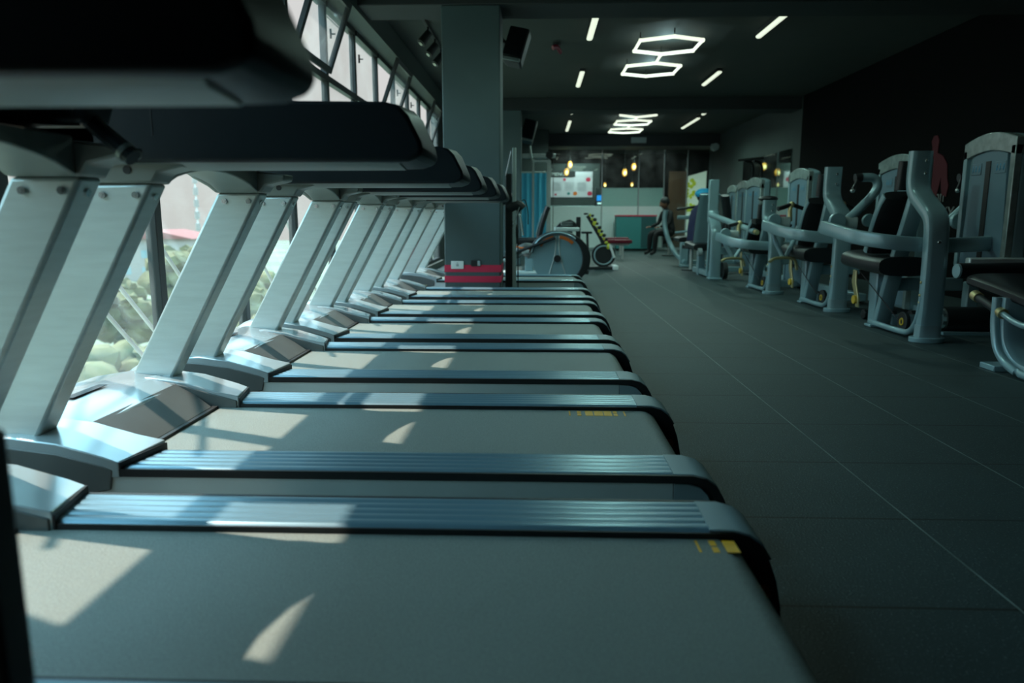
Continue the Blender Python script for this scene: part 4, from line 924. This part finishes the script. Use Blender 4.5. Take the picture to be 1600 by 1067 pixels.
# ------------------------------------------------------------------ people
def skinned(name, verts, edges, radii, mt, parent, sub=2):
    me = bpy.data.meshes.new(name); me.from_pydata(verts, edges, []); me.materials.append(mt)
    o = bpy.data.objects.new(name, me); C.objects.link(o); o.parent = parent
    sk = o.modifiers.new('skin', 'SKIN'); sk.use_smooth_shade = True
    for v, r in zip(me.skin_vertices[0].data, radii): v.radius = (r, r) if not isinstance(r, tuple) else r
    me.skin_vertices[0].data[0].use_root = True
    ss = o.modifiers.new('subd', 'SUBSURF'); ss.levels = sub; ss.render_levels = sub
    return o
def person(label, loc, rz, lean, shirt, hair, cap):
    t = thing('person', label, 'person', loc, rz)
    # seated, facing local +x; seat height .46
    L = lean
    V = [(0, 0, .54), (.03+L*.3, 0, .72), (.06+L*.7, 0, .92), (.07+L, 0, 1.02), (.09+L*1.15, 0, 1.09),            # pelvis, belly, chest, neck base, neck
         (0, .10, .53), (.42, .13, .52), (.44, .13, .10), (.56, .14, .05),                                       # left leg
         (0, -.10, .53), (.42, -.13, .52), (.44, -.13, .10), (.56, -.14, .05),
         (.06+L*.8, .19, .98), (.12+L, .24, .74), (.34+L*.8, .20, .66),                                           # left arm
         (.06+L*.8, -.19, .98), (.12+L, -.24, .74), (.34+L*.8, -.20, .66)]
    E = [(0, 1), (1, 2), (2, 3), (3, 4), (0, 5), (5, 6), (6, 7), (7, 8), (0, 9), (9, 10), (10, 11), (11, 12), (2, 13), (13, 14), (14, 15), (2, 16), (16, 17), (17, 18)]
    Rr = [.13, .12, .135, .08, .05, .10, .075, .045, .04, .10, .075, .045, .04, .06, .042, .032, .06, .042, .032]
    skinned('body', V, E, Rr, shirt, t)
    hx, hz = .12+L*1.3, 1.19
    bm = B(); ball(bm, (hx, 0, hz), .10, 3, (1.0, .80, 1.2)); ball(bm, (hx+.09, 0, hz-.05), .035, 2, (1, 1.1, .8)); ball(bm, (hx+.102, 0, hz-.005), .018, 2, (1, .8, 1.3))
    for s in (-1, 1): ball(bm, (hx, s*.082, hz-.01), .022, 2, (.8, .4, 1.3))
    hd = obj('head', bm, skin, t)
    bm = B()
    for s in (-1, 1): ball(bm, (hx+.088, s*.032, hz+.015), .010, 2)
    obj('eye', bm, black, hd)
    bm = B(); ball(bm, (hx-.015, 0, hz+.035), .112, 3, (1.0, .86, 1.0)); obj('hair', bm, hair, hd)
    if cap:
        bm = B(); ball(bm, (hx-.01, 0, hz+.065), .125, 3, (1.15, .98, .72)); ball(bm, (hx+.06, .02, hz+.075), .075, 2, (1, 1, .7)); obj('turban', bm, capb, hd)
    for s, (ax, ay, az) in ((1, V[15]), (-1, V[18])):
        bm = B(); ball(bm, (ax+.04, ay, az-.005), .04, 2, (1.1, .8, .5))
        for k in range(4):
            yy_ = ay+(k-1.5)*.018; sweep(bm, [(ax+.06, yy_, az), (ax+.10, yy_, az-.008), (ax+.125-.006*abs(k-1.5), yy_, az-.03)], .008, .008, 6, ref=(0, 1, 0), smooth=3)
        sweep(bm, [(ax+.03, ay-s*.03, az), (ax+.06, ay-s*.055, az-.01), (ax+.08, ay-s*.05, az-.02)], .009, .009, 6, ref=(0, 0, 1), smooth=3)
        obj('hand', bm, skin, t)
    return t
person('seated person in a bright blue head wrap and navy shirt, leaning forward', (2.56, 12.3, 0), math.radians(15), .05, navy, black, True)
person('seated person in black clothes with reddish-brown head, far back by the partition', (3.02, 17.0, 0), math.radians(200), .03, blackc, black, False)
for loc, lb in (((2.56, 12.3, 0), 'small black stool under the person in the blue head wrap'), ((3.02, 17.0, 0), 'small black stool under the far person in black')):
    R = thing('stool', lb, 'stool', loc)
    obj('stool_seat', cyl(B(), (0, 0, .36), (0, 0, .42), .16), black, R, .01); obj('stool_column', cyl(B(), (0, 0, .02), (0, 0, .36), .03), steel, R); obj('stool_base', cyl(B(), (0, 0, 0), (0, 0, .02), .16), black, R)

# ------------------------------------------------------------------ outside: ground, trees, buildings
tag(obj('ground_outside', box(B(), (-260, -120, -9.2), (-2.6, 320, -9)), groundm), kind='structure')
def blob(cx, cy, cz, r):
    bm = B()
    for i in range(34):
        a = random.random()*6.28; q = math.sqrt(random.random())*.85*r; h = math.sqrt(max(0, 1-(q/r)**2))
        ball(bm, (cx+q*math.cos(a), cy+q*math.sin(a), cz+(random.random()*1.3-.5)*r*.75*h), r*(.17+.17*random.random()), 2, (1, 1, .8))
    for v in bm.verts: v.co += Vector((random.uniform(-1, 1), random.uniform(-1, 1), random.uniform(-1, 1)))*r*.045
    return bm
spots = [(-11, 9), (-9, 16), (-17, 15), (-13, 23), (-21, 27), (-14, 33), (-29, 24), (-22, 37), (-36, 33), (-19, 46), (-38, 48), (-27, 55), (-50, 44), (-33, 72), (-48, 78), (-65, 66), (-58, 96), (-78, 88)]
for i, (txx, ty) in enumerate(spots):
    r = random.uniform(2.2, 3.0)*(1 if i < 8 else 1.25); top = -9+random.uniform(4.6, 6.8)*(1 if i < 8 else 1.2)
    R = thing('tree', 'leafy green tree below the windows, one of those growing outside', 'tree', (txx, ty, -9), 0, 'trees outside the windows')
    W2('crown', blob(txx, ty, top-r*.6, r), leaf, R)
    W2('trunk', cyl(B(), (txx, ty, -9), (txx, ty, top-r*.6), .25, .15, 10), trunk, R)
for i, (bx0, by0, sx_, sy_, h, rm, lb) in enumerate([(-34, 44, 7, 8, 4.8, roofm, 'low building with a pale metal roof outside the windows'), (-46, 62, 9, 8, 3.8, redroof, 'low building with a red roof outside the windows'),
        (-95, 128, 16, 14, 7.5, roofm, 'distant pale office block outside the windows'), (-60, 118, 12, 10, 6.6, redroof, 'distant house with a red roof outside, beyond the office block')]):
    R = thing('building', lb, 'building', (bx0, by0, -9))
    W2('walls', box(B(), (bx0-sx_/2, by0-sy_/2, -9), (bx0+sx_/2, by0+sy_/2, -9+h)), facade, R)
    bm = prism(B(), [(bx0-sx_/2-.5, -9+h), (bx0+sx_/2+.5, -9+h), (bx0, -9+h+1.4)], 'y', by0-sy_/2-.5, by0+sy_/2+.5); W2('roof', bm, rm, R)
    for fl in range(2):
        for k in range(4):
            W2('window', box(B(), (bx0+sx_/2*(-.8+.45*k), by0-sy_/2-.05, -8+fl*2.6), (bx0+sx_/2*(-.8+.45*k)+.9, by0-sy_/2, -6.8+fl*2.6)), capm, R)
R = thing('lattice_mast', 'thin striped lattice mast rising above the trees outside', 'mast', (-70, 150, -9))
bm = B()
for k in range(10): cyl(bm, (-70, 150, -9+k*2.4), (-70, 150, -9+k*2.4+1.5), .5, seg=8)
W2('mast_section', bm, facade, R); W2('mast_core', cyl(B(), (-70, 150, -9), (-70, 150, 15), .15, seg=8), white, R)
